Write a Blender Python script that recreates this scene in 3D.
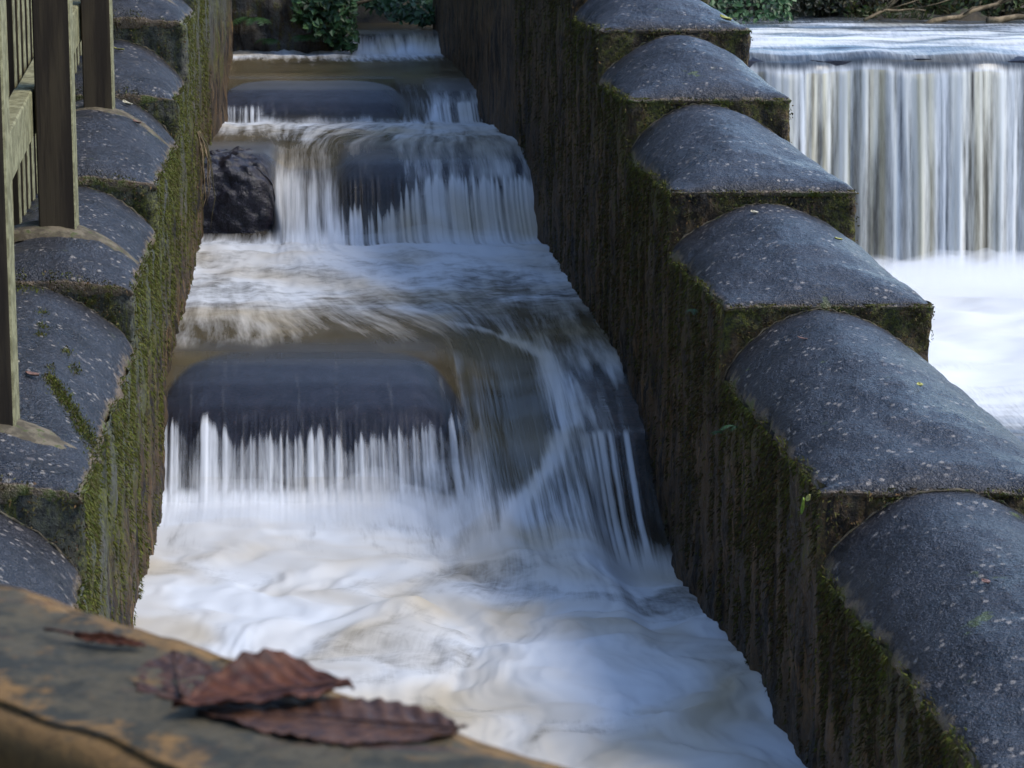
import bpy, math, random
import numpy as np
from mathutils import Vector, Matrix

random.seed(7); rng = np.random.default_rng(7)
S = bpy.context.scene
for o in list(bpy.data.objects): bpy.data.objects.remove(o)

# ------------------------------------------------------------ camera, light
cam = bpy.data.cameras.new('camera'); camo = bpy.data.objects.new('camera', cam)
S.collection.objects.link(camo); S.camera = camo
cam.sensor_width = 36; cam.lens = 91.4; cam.clip_start = 0.05; cam.clip_end = 1500
camo.location = (0, 0, 0); camo.rotation_euler = (math.radians(79.5), 0, 0)
cam.dof.use_dof = True; cam.dof.focus_distance = 7.2; cam.dof.aperture_fstop = 17

SUN_EL, SUN_AZ = math.radians(50), math.radians(100)     # azimuth from +Y towards +X
w = bpy.data.worlds.new('World'); S.world = w; w.use_nodes = True
nt = w.node_tree; nt.nodes.clear()
sky = nt.nodes.new('ShaderNodeTexSky'); sky.sky_type = 'NISHITA'; sky.sun_disc = False
sky.sun_elevation = SUN_EL; sky.sun_rotation = SUN_AZ; sky.air_density = 1.0; sky.dust_density = 0.6; sky.ozone_density = 2.0
bg = nt.nodes.new('ShaderNodeBackground'); bg.inputs[1].default_value = 0.135
wo = nt.nodes.new('ShaderNodeOutputWorld')
nt.links.new(sky.outputs[0], bg.inputs[0]); nt.links.new(bg.outputs[0], wo.inputs[0])
sl = bpy.data.lights.new('sun', 'SUN'); slo = bpy.data.objects.new('sun', sl); S.collection.objects.link(slo)
sl.energy = 1.25; sl.angle = math.radians(20); sl.color = (1.0, 0.93, 0.82)
sd = Vector((math.sin(SUN_AZ)*math.cos(SUN_EL), math.cos(SUN_AZ)*math.cos(SUN_EL), math.sin(SUN_EL)))
slo.rotation_euler = sd.to_track_quat('Z', 'Y').to_euler()
S.view_settings.view_transform = 'Standard'; S.view_settings.look = 'None'
S.view_settings.exposure = 1.55; S.view_settings.gamma = 1.0
S.cycles.max_bounces = 8; S.cycles.volume_bounces = 4; S.cycles.transparent_max_bounces = 16
try: S.cycles.use_denoising = True
except Exception: pass

# ------------------------------------------------------------ numpy noise
_perm = rng.permutation(256); _perm = np.concatenate([_perm, _perm, _perm])
_grad = rng.normal(size=(256, 3)); _grad /= np.linalg.norm(_grad, axis=1)[:, None]
def perlin(x, y, z=0.0):
    x, y, z = np.broadcast_arrays(np.asarray(x, float), np.asarray(y, float), np.asarray(z, float))
    xi, yi, zi = np.floor(x).astype(int), np.floor(y).astype(int), np.floor(z).astype(int)
    xf, yf, zf = x-xi, y-yi, z-zi
    xi &= 255; yi &= 255; zi &= 255
    f = lambda t: t*t*t*(t*(t*6-15)+10)
    u, v, ww = f(xf), f(yf), f(zf)
    out = 0
    for dx in (0, 1):
        for dy in (0, 1):
            for dz in (0, 1):
                h = _perm[_perm[_perm[xi+dx]+yi+dy]+zi+dz]
                g = _grad[h]
                d = g[..., 0]*(xf-dx)+g[..., 1]*(yf-dy)+g[..., 2]*(zf-dz)
                out = out + d*(u if dx else 1-u)*(v if dy else 1-v)*(ww if dz else 1-ww)
    return out*1.6
def fbm(x, y, z=0.0, o=4, l=2.03, g=.5):
    a, s = 1.0, 0
    for i in range(o):
        s = s+a*perlin(np.asarray(x)*l**i+i*17.3, np.asarray(y)*l**i+i*5.1, np.asarray(z)*l**i+i*9.7); a *= g
    return s
def sst(a, b, x):
    t = np.clip((x-a)/(b-a), 0, 1); return t*t*(3-2*t)

# ------------------------------------------------------------ mesh helpers
def mesh(name, V, Fc, mat, parent=None, smooth=True, attrs=None):
    """V (n,3); Fc list of tuples or int array (m,3|4)"""
    me = bpy.data.meshes.new(name)
    V = np.asarray(V, dtype=np.float32)
    if isinstance(Fc, np.ndarray):
        m, k = Fc.shape
        me.vertices.add(len(V)); me.vertices.foreach_set('co', V.ravel())
        me.loops.add(m*k); me.loops.foreach_set('vertex_index', Fc.astype(np.int32).ravel())
        me.polygons.add(m); me.polygons.foreach_set('loop_start', np.arange(0, m*k, k, dtype=np.int32))
        try: me.polygons.foreach_set('loop_total', np.full(m, k, dtype=np.int32))
        except Exception: pass
        me.update(calc_edges=True)
    else:
        me.from_pydata([tuple(map(float, v)) for v in V], [], [tuple(f) for f in Fc]); me.update()
    me.polygons.foreach_set('use_smooth', [smooth]*len(me.polygons))
    if attrs:
        for k, a in attrs.items():
            at = me.attributes.new(k, 'FLOAT', 'POINT'); at.data.foreach_set('value', np.asarray(a, np.float32).ravel())
    if mat: me.materials.append(mat)
    o = bpy.data.objects.new(name, me); S.collection.objects.link(o)
    if parent: o.parent = parent
    return o
def gridfaces(nr, nc, off=0, flip=False):
    i = np.arange(nr-1)[:, None]*nc+np.arange(nc-1)[None, :]
    i = i.ravel()+off
    f = np.stack([i, i+1, i+nc+1, i+nc], 1)
    return f[:, ::-1].copy() if flip else f
def empty(name, label, cat, loc=(0, 0, 0), group=None):
    o = bpy.data.objects.new(name, None); S.collection.objects.link(o); o.location = loc
    o.empty_display_size = .1
    return tag(o, label, cat, group)
def tag(o, label=None, cat=None, group=None, kind=None):
    if label: o['label'] = label
    if cat: o['category'] = cat
    if group: o['group'] = group
    if kind: o['kind'] = kind
    return o
class MB:
    def __init__(s): s.v = []; s.f = []
    def add(s, V, Fc):
        n = len(s.v); s.v += [tuple(v) for v in V]; s.f += [tuple(i+n for i in f) for f in Fc]
    def tube(s, pts, rad, k=7, cap=True):
        pts = [Vector(p) for p in pts]; n = len(pts)
        if not hasattr(rad, '__len__'): rad = [rad]*n
        V = []
        up = Vector((0, 0, 1))
        for i, p in enumerate(pts):
            t = (pts[min(i+1, n-1)]-pts[max(i-1, 0)]).normalized()
            a = t.cross(up)
            if a.length < .05: a = t.cross(Vector((1, 0, 0)))
            a.normalize(); b = t.cross(a)
            for j in range(k):
                q = 2*math.pi*j/k; V.append(p+(a*math.cos(q)+b*math.sin(q))*rad[i])
        Fc = [(i*k+j, i*k+(j+1) % k, (i+1)*k+(j+1) % k, (i+1)*k+j) for i in range(n-1) for j in range(k)]
        if cap: Fc += [tuple(range(k))[::-1], tuple((n-1)*k+j for j in range(k))]
        s.add(V, Fc)
    def build(s, name, mat, parent=None, smooth=True): return mesh(name, s.v, s.f, mat, parent, smooth)

# ------------------------------------------------------------ material helpers
class NT:
    def __init__(s, name):
        s.m = bpy.data.materials.new(name); s.m.use_nodes = True; s.t = s.m.node_tree; s.t.nodes.clear()
        s.out = s.n('ShaderNodeOutputMaterial')
    def n(s, ty, **kw):
        nd = s.t.nodes.new(ty)
        for k, v in kw.items(): setattr(nd, k, v)
        return nd
    def l(s, a, b): s.t.links.new(a, b)
    def setin(s, nd, i, v):
        if v is None: return
        if isinstance(v, bpy.types.NodeSocket): s.l(v, nd.inputs[i])
        else:
            if isinstance(v, (tuple, list)) and len(v) == 3 and nd.inputs[i].type == 'RGBA': v = (*v, 1)
            nd.inputs[i].default_value = v
    def coord(s, scale=(1, 1, 1), kind='Object', rot=(0, 0, 0)):
        tc = s.n('ShaderNodeTexCoord'); mp = s.n('ShaderNodeMapping')
        s.l(tc.outputs[kind], mp.inputs[0]); mp.inputs['Scale'].default_value = scale; mp.inputs['Rotation'].default_value = rot
        return mp.outputs[0]
    def noise(s, vec, scale, detail=4, rough=.55, dist=0):
        nd = s.n('ShaderNodeTexNoise'); s.l(vec, nd.inputs['Vector']); nd.inputs['Scale'].default_value = scale
        nd.inputs['Detail'].default_value = detail; nd.inputs['Roughness'].default_value = rough; nd.inputs['Distortion'].default_value = dist
        return nd.outputs[0]
    def vor(s, vec, scale, feat='F1', out=0, rnd=1.0):
        nd = s.n('ShaderNodeTexVoronoi', feature=feat); s.l(vec, nd.inputs['Vector']); nd.inputs['Scale'].default_value = scale
        nd.inputs['Randomness'].default_value = rnd
        return nd.outputs[out]
    def ramp(s, f, a, b, lo=0.0, hi=1.0, clamp=True):
        nd = s.n('ShaderNodeMapRange'); nd.interpolation_type = 'SMOOTHSTEP'
        s.setin(nd, 0, f); nd.inputs[1].default_value = a; nd.inputs[2].default_value = b
        nd.inputs[3].default_value = lo; nd.inputs[4].default_value = hi
        return nd.outputs[0]
    def math(s, op, a, b=0.0):
        nd = s.n('ShaderNodeMath', operation=op); s.setin(nd, 0, a); s.setin(nd, 1, b); return nd.outputs[0]
    def mix(s, f, a, b):
        nd = s.n('ShaderNodeMix', data_type='RGBA'); s.setin(nd, 0, f); s.setin(nd, 6, a); s.setin(nd, 7, b); return nd.outputs[2]
    def attr(s, name):
        nd = s.n('ShaderNodeAttribute', attribute_name=name); return nd.outputs['Fac']
    def xyz(s, a, b, c=0.0):
        nd = s.n('ShaderNodeCombineXYZ'); s.setin(nd, 0, a); s.setin(nd, 1, b); s.setin(nd, 2, c); return nd.outputs[0]
    def bump(s, h, strength=.5, dist=.01, prev=None):
        nd = s.n('ShaderNodeBump'); nd.inputs['Strength'].default_value = strength; nd.inputs['Distance'].default_value = dist
        s.l(h, nd.inputs['Height'])
        if prev: s.l(prev, nd.inputs['Normal'])
        return nd.outputs[0]
    def bsdf(s, col, rough=.6, normal=None, spec=.5, **kw):
        nd = s.n('ShaderNodeBsdfPrincipled'); s.setin(nd, 'Base Color', col); s.setin(nd, 'Roughness', rough)
        s.setin(nd, 'Specular IOR Level', spec)
        if normal: s.l(normal, nd.inputs['Normal'])
        for k, v in kw.items(): s.setin(nd, k, v)
        return nd.outputs[0]
    def done(s, sh): s.l(sh, s.out.inputs[0]); return s.m

def mat_coping(name='coping_stone', warm=0.0):
    t = NT(name); c = t.coord()
    n1 = t.noise(c, 5, 5, .6); n2 = t.noise(c, 70, 4, .7); n3 = t.noise(c, 260, 2, .6)
    col = t.mix(t.ramp(n1, .35, .65), (.007, .008, .011), (.016, .017, .023))
    col = t.mix(t.ramp(n2, .50, .64), col, (.040, .039, .046))
    col = t.mix(t.ramp(n3, .52, .60), col, (.010, .010, .012))
    col = t.mix(t.ramp(n3, .42, .36), col, (.085, .082, .085))
    # pale lichen flecks
    d = t.vor(c, 42); sel = t.noise(c, 13, 2, .5)
    wob = t.math('ADD', d, t.math('MULTIPLY', t.noise(c, 120, 2), .25))
    fle = t.math('MULTIPLY', t.ramp(wob, .30, .40, 1, 0), t.ramp(sel, .47, .56))
    col = t.mix(t.math('MULTIPLY', fle, .9), col, (.23, .20, .17))
    d2 = t.vor(c, 16); sel2 = t.noise(c, 7, 2, .5)
    wob2 = t.math('ADD', d2, t.math('MULTIPLY', t.noise(c, 60, 3), .3))
    fle2 = t.math('MULTIPLY', t.ramp(wob2, .27, .33, 1, 0), t.ramp(sel2, .52, .58))
    col = t.mix(t.math('MULTIPLY', fle2, .7), col, (.15, .13, .12))
    # moss near the rims
    e = t.attr('edge'); em = t.math('ADD', e, t.math('MULTIPLY', t.math('SUBTRACT', t.noise(c, 22, 4, .7), .5), 1.3))
    col = t.mix(t.ramp(em, .72, .95), col, (.16, .115, .075))
    col = t.mix(t.math('MULTIPLY', t.ramp(em, .85, 1.1), t.ramp(t.noise(c, 6), .45, .55)), col, (.075, .095, .012))
    ms = t.math('MULTIPLY', t.ramp(t.noise(c, 9, 4, .65), .66, .70), t.ramp(t.noise(c, 2.1, 2), .5, .6))
    col = t.mix(ms, col, (.06, .075, .015))
    b = t.bump(n2, .9, .010); b = t.bump(n3, .9, .004, b)
    rough = t.ramp(n1, .3, .7, .26, .44)
    return t.done(t.bsdf(col, rough, b, .42))
def mat_wall(name, mossy, bare, seed=0.0):
    t = NT(name); c = t.coord(); cs = t.coord((10, 10, 4.5)); cs2 = t.coord((34, 34, 6))
    v1 = t.noise(cs, 1, 5, .65, .4); v2 = t.noise(cs2, 1, 5, .7, .2); nf = t.noise(c, 90, 5, .75); nl = t.noise(c, 3.2, 4, .6); nm = t.noise(c, 24, 5, .7)
    col = t.mix(t.ramp(v1, .35, .62), (.005, .0035, .002), (.095, .058, .026))
    col = t.mix(t.math('MULTIPLY', t.ramp(v2, .48, .62), t.ramp(nl, .38, .6)), col, (.20, .11, .038))
    col = t.mix(t.math('MULTIPLY', t.ramp(v2, .55, .66), .5), col, (.17, .13, .09))
    hz = t.attr('up')     # 1 near the top of the wall, 0 at the waterline
    g = t.math('ADD', t.math('MULTIPLY', hz, .32), t.math('MULTIPLY', v1, .8))
    g = t.math('ADD', g, t.math('MULTIPLY', nm, .5))
    gm = t.ramp(g, 1.03-mossy*.3, 1.22-mossy*.3)
    mosscol = t.mix(t.ramp(nf, .4, .62), (.028, .034, .006), (.13, .135, .016))
    col = t.mix(t.math('MULTIPLY', gm, .9), col, mosscol)
    gr = t.math('MULTIPLY', t.ramp(t.math('ADD', t.math('MULTIPLY', hz, .35), nl), .72-bare*.1, .9-bare*.1), t.ramp(v2, .35, .55))
    col = t.mix(t.math('MULTIPLY', gr, bare), col, (.085, .085, .08))
    dk = t.ramp(nf, .3, .5, .45, 1.0)
    col = t.mix(t.ramp(nf, .36, .5, .7, 0), col, (.004, .004, .003))
    b = t.bump(nm, .9, .02); b = t.bump(nf, 1, .008, b); b = t.bump(v2, .6, .012, b)
    return t.done(t.bsdf(col, t.ramp(nf, .3, .7, .45, .85), b, .35))
def simple(name, c1, c2, sc=8, rough=.7, bumpd=.004, stretch=(1, 1, 1), spec=.3, c3=None, sc3=40, sc_thr=(.42, .6)):
    t = NT(name); c = t.coord(stretch)
    n = t.noise(c, sc, 5, .65); n2 = t.noise(c, sc3, 4, .65)
    col = t.mix(t.ramp(n, *sc_thr), c1, c2)
    if c3: col = t.mix(t.ramp(n2, .54, .66), col, c3)
    return t.done(t.bsdf(col, rough, t.bump(n2, .7, bumpd), spec))
def mat_leaf(name, cols, rough=.5, tr=.25):
    t = NT(name); g = t.n('ShaderNodeNewGeometry'); r = t.n('ShaderNodeValToRGB')
    t.l(g.outputs['Random Per Island'], r.inputs[0])
    el = r.color_ramp.elements
    while len(el) < len(cols): el.new(.5)
    for i, cc in enumerate(cols): el[i].position = i/(len(cols)-1); el[i].color = (*cc, 1)
    a = t.bsdf(r.outputs[0], rough, None, .4)
    tl = t.n('ShaderNodeBsdfTranslucent'); t.l(r.outputs[0], tl.inputs[0])
    m = t.n('ShaderNodeMixShader'); m.inputs[0].default_value = tr; t.l(a, m.inputs[1]); t.l(tl.outputs[0], m.inputs[2])
    return t.done(m.outputs[0])
def mat_water(name, deep=(.030, .024, .014), foamc=(.70, .73, .77), cream=(.50, .42, .29), fine=1.0):
    """attributes: foam 0..1, thin 0..1 (film over stone), psi (across the flow), sflow (along it), silt"""
    t = NT(name)
    foam, thin, psi, sf, silt = (t.attr(k) for k in ('foam', 'thin', 'psi', 'sflow', 'silt'))
    vec = t.xyz(t.math('MULTIPLY', psi, 95), t.math('MULTIPLY', sf, 4.0))
    fn = t.noise(vec, 1, 4, .6)
    vec2 = t.xyz(t.math('MULTIPLY', psi, 260), t.math('MULTIPLY', sf, 9.0), 3.0)
    fn2 = t.noise(vec2, 1, 3, .6)
    iso = t.attr('iso'); co = t.coord((1, 1, .6)); fi = t.noise(co, 16, 5, .65, .6)
    al = t.math('SUBTRACT', 1.0, t.math('MULTIPLY', iso, .75))
    f = t.math('ADD', foam, t.math('MULTIPLY', t.math('MULTIPLY', t.math('SUBTRACT', fn, .5), .5*fine), al))
    f = t.math('ADD', f, t.math('MULTIPLY', t.math('MULTIPLY', t.math('SUBTRACT', fn2, .5), .32*fine), al))
    f = t.math('ADD', f, t.math('MULTIPLY', t.math('MULTIPLY', t.math('SUBTRACT', fi, .5), .9), iso))
    # keep clear where there is no foam at all
    f = t.math('MULTIPLY', t.ramp(f, .05, .88), t.ramp(foam, .01, .22))
    bump = t.bump(fn, .25*fine, .006)
    wcol = t.mix(silt, deep, (.11, .085, .045))
    wat = t.bsdf(wcol, .24, bump, .42, IOR=1.33)
    tp = t.n('ShaderNodeBsdfTransparent'); tp.inputs[0].default_value = (.80, .80, .84, 1)
    gl = t.n('ShaderNodeBsdfGlossy'); gl.inputs['Roughness'].default_value = .4; gl.inputs[0].default_value = (.9, .9, .9, 1); t.l(bump, gl.inputs['Normal'])
    fr = t.n('ShaderNodeFresnel'); fr.inputs[0].default_value = 1.33
    film = t.n('ShaderNodeMixShader'); t.l(t.math('MULTIPLY', fr.outputs[0], 1.0), film.inputs[0]); t.l(tp.outputs[0], film.inputs[1]); t.l(gl.outputs[0], film.inputs[2])
    base = t.n('ShaderNodeMixShader'); t.l(thin, base.inputs[0]); t.l(wat, base.inputs[1]); t.l(film.outputs[0], base.inputs[2])
    fc = t.mix(silt, foamc, cream)
    fd = t.bsdf(fc, .55, None, .25)
    tl = t.n('ShaderNodeBsdfTranslucent'); t.l(fc, tl.inputs[0])
    fm = t.n('ShaderNodeMixShader'); fm.inputs[0].default_value = .25; t.l(fd, fm.inputs[1]); t.l(tl.outputs[0], fm.inputs[2])
    m = t.n('ShaderNodeMixShader'); t.l(f, m.inputs[0]); t.l(base.outputs[0], m.inputs[1]); t.l(fm.outputs[0], m.inputs[2])
    return t.done(m.outputs[0])

M_COP = mat_coping()
M_WR = mat_wall('algae_wall', .50, .10)
M_WL = mat_wall('mossy_wall', .95, .75)
M_SILL = simple('wet_sill_stone', (.008, .010, .018), (.020, .022, .034), 14, .5, .004, c3=(.040, .030, .034), sc3=120, spec=.25)
M_STUB = simple('wet_reddish_stone', (.050, .030, .020), (.14, .085, .055), 22, .4, .005, c3=(.015, .010, .012), sc3=60, spec=.3)
M_ROCK = simple('dry_dark_stone', (.005, .005, .009), (.018, .016, .024), 30, .33, .012, c3=(.04, .035, .05), sc3=90, spec=.5)
M_MORTAR = simple('pale_mortar', (.06, .048, .030), (.13, .105, .070), 30, .85, .004, c3=(.05, .06, .015), sc3=60)
M_MOSS = mat_leaf('moss', [(.02, .028, .004), (.07, .085, .01), (.13, .14, .015), (.05, .035, .012), (.09, .08, .02)], .8, .3)
M_MOSSD = mat_leaf('dark_moss', [(.010, .009, .004), (.045, .032, .010), (.085, .078, .012), (.028, .022, .006), (.05, .06, .009), (.12, .062, .020), (.012, .010, .006)], .8, .2)
M_IVY = mat_leaf('ivy', [(.014, .035, .010), (.03, .075, .022), (.06, .13, .04), (.02, .03, .012)], .5, .2)
M_GRASS = mat_leaf('bank_grass', [(.03, .05, .012), (.06, .09, .02), (.10, .09, .035), (.05, .035, .02), (.02, .035, .012)], .6, .3)
M_BANK = simple('bank_earth', (.012, .011, .008), (.045, .034, .02), 3, .9, .03, c3=(.03, .04, .012), sc3=14)
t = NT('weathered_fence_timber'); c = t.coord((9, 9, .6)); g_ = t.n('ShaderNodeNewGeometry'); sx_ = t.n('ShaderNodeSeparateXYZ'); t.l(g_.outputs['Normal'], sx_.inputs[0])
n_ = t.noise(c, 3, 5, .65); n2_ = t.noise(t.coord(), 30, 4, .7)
br_ = t.mix(t.ramp(n_, .4, .6), (.022, .015, .009), (.050, .036, .020)); lit_algae_ = t.mix(t.ramp(n2_, .4, .62), (.115, .105, .052), (.215, .20, .11))
lit_mask_ = t.ramp(t.math('ADD', t.math('MAXIMUM', sx_.outputs[0], t.math('MULTIPLY', sx_.outputs[2], .8)), t.math('MULTIPLY', t.math('SUBTRACT', n2_, .5), .8)), .25, .7)   # lit side painted into the colour: paler algae tone on right-facing sides and tops
M_WOODF = t.done(t.bsdf(t.mix(lit_mask_, br_, lit_algae_), .8, t.bump(n_, .6, .003), .3))
M_TWIG = simple('pale_twig', (.10, .07, .035), (.22, .16, .09), 20, .8, .003)
M_BARK = simple('dark_bark', (.02, .015, .01), (.05, .04, .028), 20, .9, .006)
M_CH = mat_water('channel_water')
M_RV = mat_water('river_water', deep=(.035, .045, .055), foamc=(.82, .83, .83), cream=(.70, .64, .44))

# ------------------------------------------------------------ plan of the place (metres, camera at the origin)
def XR(Y): return np.interp(Y, [-4, 10.5, 12.9, 16, 20], [.99+.3264, .133, -.155, -.46, -.86])
def XL(Y): return np.interp(Y, [-4, 10.7, 12.9, 15.8, 20], [-.407+.3264, -1.28, -1.41, -1.68, -2.1])
TH = .51
RB = [(1.2, -1.58), (2.45, -1.42), (3.67, -1.267), (4.887, -1.111), (6.092, -.936), (6.963, -.76), (7.925, -.585), (8.653, -.409), (9.5, -.24), (10.35, -.10), (11.3, -.06), (12.6, -.03), (14, -.01), (16.4, 0)]
LB = [(1.9, -1.40), (3.3, -1.25), (4.713, -1.083), (6.311, -.933), (7.409, -.795), (8.761, -.654), (9.527, -.432), (10.4, -.30), (11.3, -.2), (12.6, -.14), (14, -.1), (16.1, -.1)]
def zside(Y, B):
    ys = [b[0] for b in B]; i = max(0, int(np.searchsorted(ys, Y, side='right'))-1); return B[min(i, len(B)-2)][1]

# ------------------------------------------------------------ stepped walls
def wall_profile(y0, y1, side, st):
    """horizontal outline outer-back > outer-front > inner-front > inner-back"""
    r = .018
    f = XR if side > 0 else XL
    pts = []
    ny = max(4, int((y1-y0)/st))
    for y in np.linspace(y1, y0+r, ny): pts.append((f(y)+side*TH, y, side, 0))
    for q in (.5,): pts.append((f(y0)+side*(TH-r*.3), y0+r*.3, side*.7, -.7))
    for u in np.linspace(TH-r, r, int(TH/st)): pts.append((f(y0)+side*u, y0, 0, -1))
    pts.append((f(y0)+side*r*.3, y0+r*.3, -side*.7, -.7))
    for y in np.linspace(y0+r, y1, ny): pts.append((f(y), y, -side, 0))
    return np.array(pts)
def arch(u): return np.clip(np.sin(np.pi*np.clip(u, 0, 1)), 0, 1)**.82
def build_block(i, B, side, parent, mat):
    y0, z0 = B[i]; y1 = B[i+1][0]
    near = 3 < y0 < 10.0
    st = .014 if near else .04
    P = wall_profile(y0, y1, side, st)
    zt = z0; zb = -2.35
    n = int((zt-zb)/st); Z = np.linspace(zb, zt, n)
    X = np.repeat(P[None, :, 0], n, 0); Y = np.repeat(P[None, :, 1], n, 0); NX = P[None, :, 2]; NY = P[None, :, 3]
    ZZ = np.repeat(Z[:, None], len(P), 1)
    front = (P[None, :, 3] < -.5)
    d = .012*fbm(X*9, Y*9, ZZ*5, 3)+.0025*fbm(X*40, Y*40, ZZ*25, 3)+np.where(front, .010, .004)*fbm(X*28+5, Y*28, ZZ*28, 3)
    d = d-.006
    # ragged upper rim
    top = np.clip((ZZ-zt+.05)/.05, 0, 1)
    d = d-top**3*.006*(1+.8*fbm(X*14, Y*14, 3, 2))
    V = np.stack([X+NX*d, Y+NY*d, ZZ], -1).reshape(-1, 3)
    zw = -1.75+.085*np.clip(Y-6, -9, 9)
    up = np.clip((ZZ-zw)/(zt-zw+.01), 0, 1)
    F = gridfaces(n, len(P), flip=side > 0)
    b = mesh('wall_block', V, F, mat, parent, True, {'up': up})
    # domed top
    nu, nv = (70, int((y1-y0)/.013)) if near else (24, max(8, int((y1-y0)/.05)))
    u = np.linspace(0, 1, nu); v = np.linspace(0, 1, nv)
    U, Vv = np.meshgrid(u, v)
    Yd = y0+(y1-y0+.006)*Vv
    f = XR if side > 0 else XL
    Xd = f(Yd)+side*(U*(TH-.004)+.002)
    h = .145
    jit = .035*math.sin(i*2.7+side); h *= 1+.09*math.sin(i*4.1+side)
    if side > 0: g = np.sin(np.pi/2*np.clip(Vv*1.02, 0, 1))**.72
    else: g = (.36+.64*np.sin(np.pi/2*Vv)**.9)*sst(-.02, .075/(y1-y0), Vv)**.6
    Zd = z0+.004+h*arch(U+jit*np.sin(np.pi*U))*g
    rim = np.minimum(np.minimum(U, 1-U)*TH, Vv*(y1-y0)*1.0+(.0 if side > 0 else .02))
    Zd = Zd-.012*np.exp(-rim/.012)
    Zd = Zd-.016*np.clip(fbm(Xd*11+i*7, Yd*11, i*5.5, 3)-.25, 0, 1)*np.exp(-rim/.05)
    Zd = Zd+.009*fbm(Xd*6, Yd*6, i, 3)*np.clip(rim/.03, 0, 1)+.0016*fbm(Xd*60, Yd*60, i, 3)
    bite = np.exp(-U*TH/.03)*np.clip(fbm(Yd*9, i*3.3, 1, 3), 0, 1)
    Zd = Zd-bite*.03
    Xd = Xd+side*np.exp(-U*TH/.02)*.012*(fbm(Yd*7, i*1.7, 2, 3)+.4)
    edge = np.clip(1.05-np.minimum(np.minimum(U, 1-U)*TH, Vv*(y1-y0)*2.5)/.05, 0, 1)
    edge = np.maximum(edge, np.clip(1-(1-Vv)*(y1-y0)/.02, 0, 1)*.9)
    Vt = np.stack([Xd, Yd, Zd], -1)
    # skirt
    loops = [Vt.reshape(-1, 3)]; F1 = gridfaces(nv, nu, flip=side < 0); eds = [edge.ravel()]
    border = list(range(0, nu))+[r*nu+nu-1 for r in range(1, nv)]+[(nv-1)*nu+c for c in range(nu-2, -1, -1)]+[r*nu for r in range(nv-2, 0, -1)]
    low = Vt.reshape(-1, 3)[border].copy(); low[:, 2] = z0-.02
    low[:, 0] += -side*np.sign(low[:, 0]-(XR(low[:, 1])+TH/2 if side > 0 else XL(low[:, 1])-TH/2))*side*.008; low[:, 1] += np.where(low[:, 1] < y0+.03, .010, 0)
    base = nv*nu; m = len(border)
    SF = np.array([(border[k], base+k, base+(k+1) % m, border[(k+1) % m]) for k in range(m)])
    if side < 0: SF = SF[:, ::-1]
    allv = np.concatenate([loops[0], low]); 
    mesh('domed_coping', allv, np.concatenate([F1, SF]), M_COP, b, True, {'edge': np.concatenate([eds[0], np.ones(m)])})
    # pale mortar line where the dome dies into the next block
    if near and y1 < 10:
        mb = MB(); last = Vt[-1]; pts = []; rad = []
        for k in range(0, nu, 2):
            p = last[k]; pts.append((p[0], B[i+1][0]-.004, p[2]+.001+.003*math.sin(k*1.7+i))); rad.append(max(.0012, .0028+.002*float(perlin(k*.23, i, 1))+random.uniform(-.0012, .0012)))
        mb.tube(pts, rad, 6); mb.build('mortar_joint', M_MORTAR, b)
    return (Vt, y0, y1, z0)
rw = empty('channel_wall', 'long stone wall with big domed steps between the fish pass and the river', 'wall', (.6, 8, -2.3))
rw.location = (0, 0, 0)
lw = empty('channel_wall', 'mossy stone wall with domed steps that the timber fence stands on', 'wall')
tops_r = [build_block(i, RB, 1, rw, M_WR) for i in range(len(RB)-1)]
tops_l = [build_block(i, LB, -1, lw, M_WL) for i in range(len(LB)-1)]

# end wall with ferns at the head of the pass
def rough_box(name, x0, x1, y0, y1, z0, z1, mat, parent=None, st=.03, amp=.015, r=.03, top_round=0.0, seed=0, label=None, **tg):
    """box whose faces are finely divided and roughened; rounded edges"""
    nx, ny, nz = (max(3, int((b-a)/st)+1) for a, b in ((x0, x1), (y0, y1), (z0, z1)))
    Vs, Fs, off = [], [], 0
    def face(n1, n2, fn, flip):
        nonlocal off
        A, Bb = np.meshgrid(np.linspace(0, 1, n1), np.linspace(0, 1, n2), indexing='ij')
        Vs.append(np.stack(fn(A, Bb), -1).reshape(-1, 3)); Fs.append(gridfaces(n1, n2, off, flip)); off += n1*n2
    L = lambda a, b, t: a+(b-a)*t
    face(nx, nz, lambda a, b: (L(x0, x1, a), y0+0*a, L(z0, z1, b)), True)
    face(nx, nz, lambda a, b: (L(x0, x1, a), y1+0*a, L(z0, z1, b)), False)
    face(ny, nz, lambda a, b: (x0+0*a, L(y0, y1, a), L(z0, z1, b)), False)
    face(ny, nz, lambda a, b: (x1+0*a, L(y0, y1, a), L(z0, z1, b)), True)
    face(nx, ny, lambda a, b: (L(x0, x1, a), L(y0, y1, b), z1+0*a), True)
    face(nx, ny, lambda a, b: (L(x0, x1, a), L(y0, y1, b), z0+0*a), False)
    V = np.concatenate(Vs); C = np.array([(x0+x1)/2, (y0+y1)/2, (z0+z1)/2]); H = np.array([(x1-x0)/2, (y1-y0)/2, (z1-z0)/2])
    q = V-C; inner = np.clip(q, -(H-r), H-r); dd = q-inner; ln = np.linalg.norm(dd, axis=1)[:, None]
    nrm = dd/np.maximum(ln, 1e-6)
    V2 = C+inner+nrm*r
    n = amp*fbm(V2[:, 0]*7+seed, V2[:, 1]*7, V2[:, 2]*7, 4)+amp*.4*fbm(V2[:, 0]*30+seed, V2[:, 1]*30, V2[:, 2]*30, 3)
    V2 = V2+nrm*n[:, None]
    return mesh(name, V2, np.concatenate(Fs), mat, parent, True, {'up': np.clip((V2[:, 2]-z0)/(z1-z0), 0, 1)})
M_END = mat_wall('dark_end_wall', .55, .9)
ew = rough_box('end_wall', -2.2, -1.05, 15.75, 16.6, -2.3, -.3, M_END, st=.035, amp=.03, seed=3)
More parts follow.
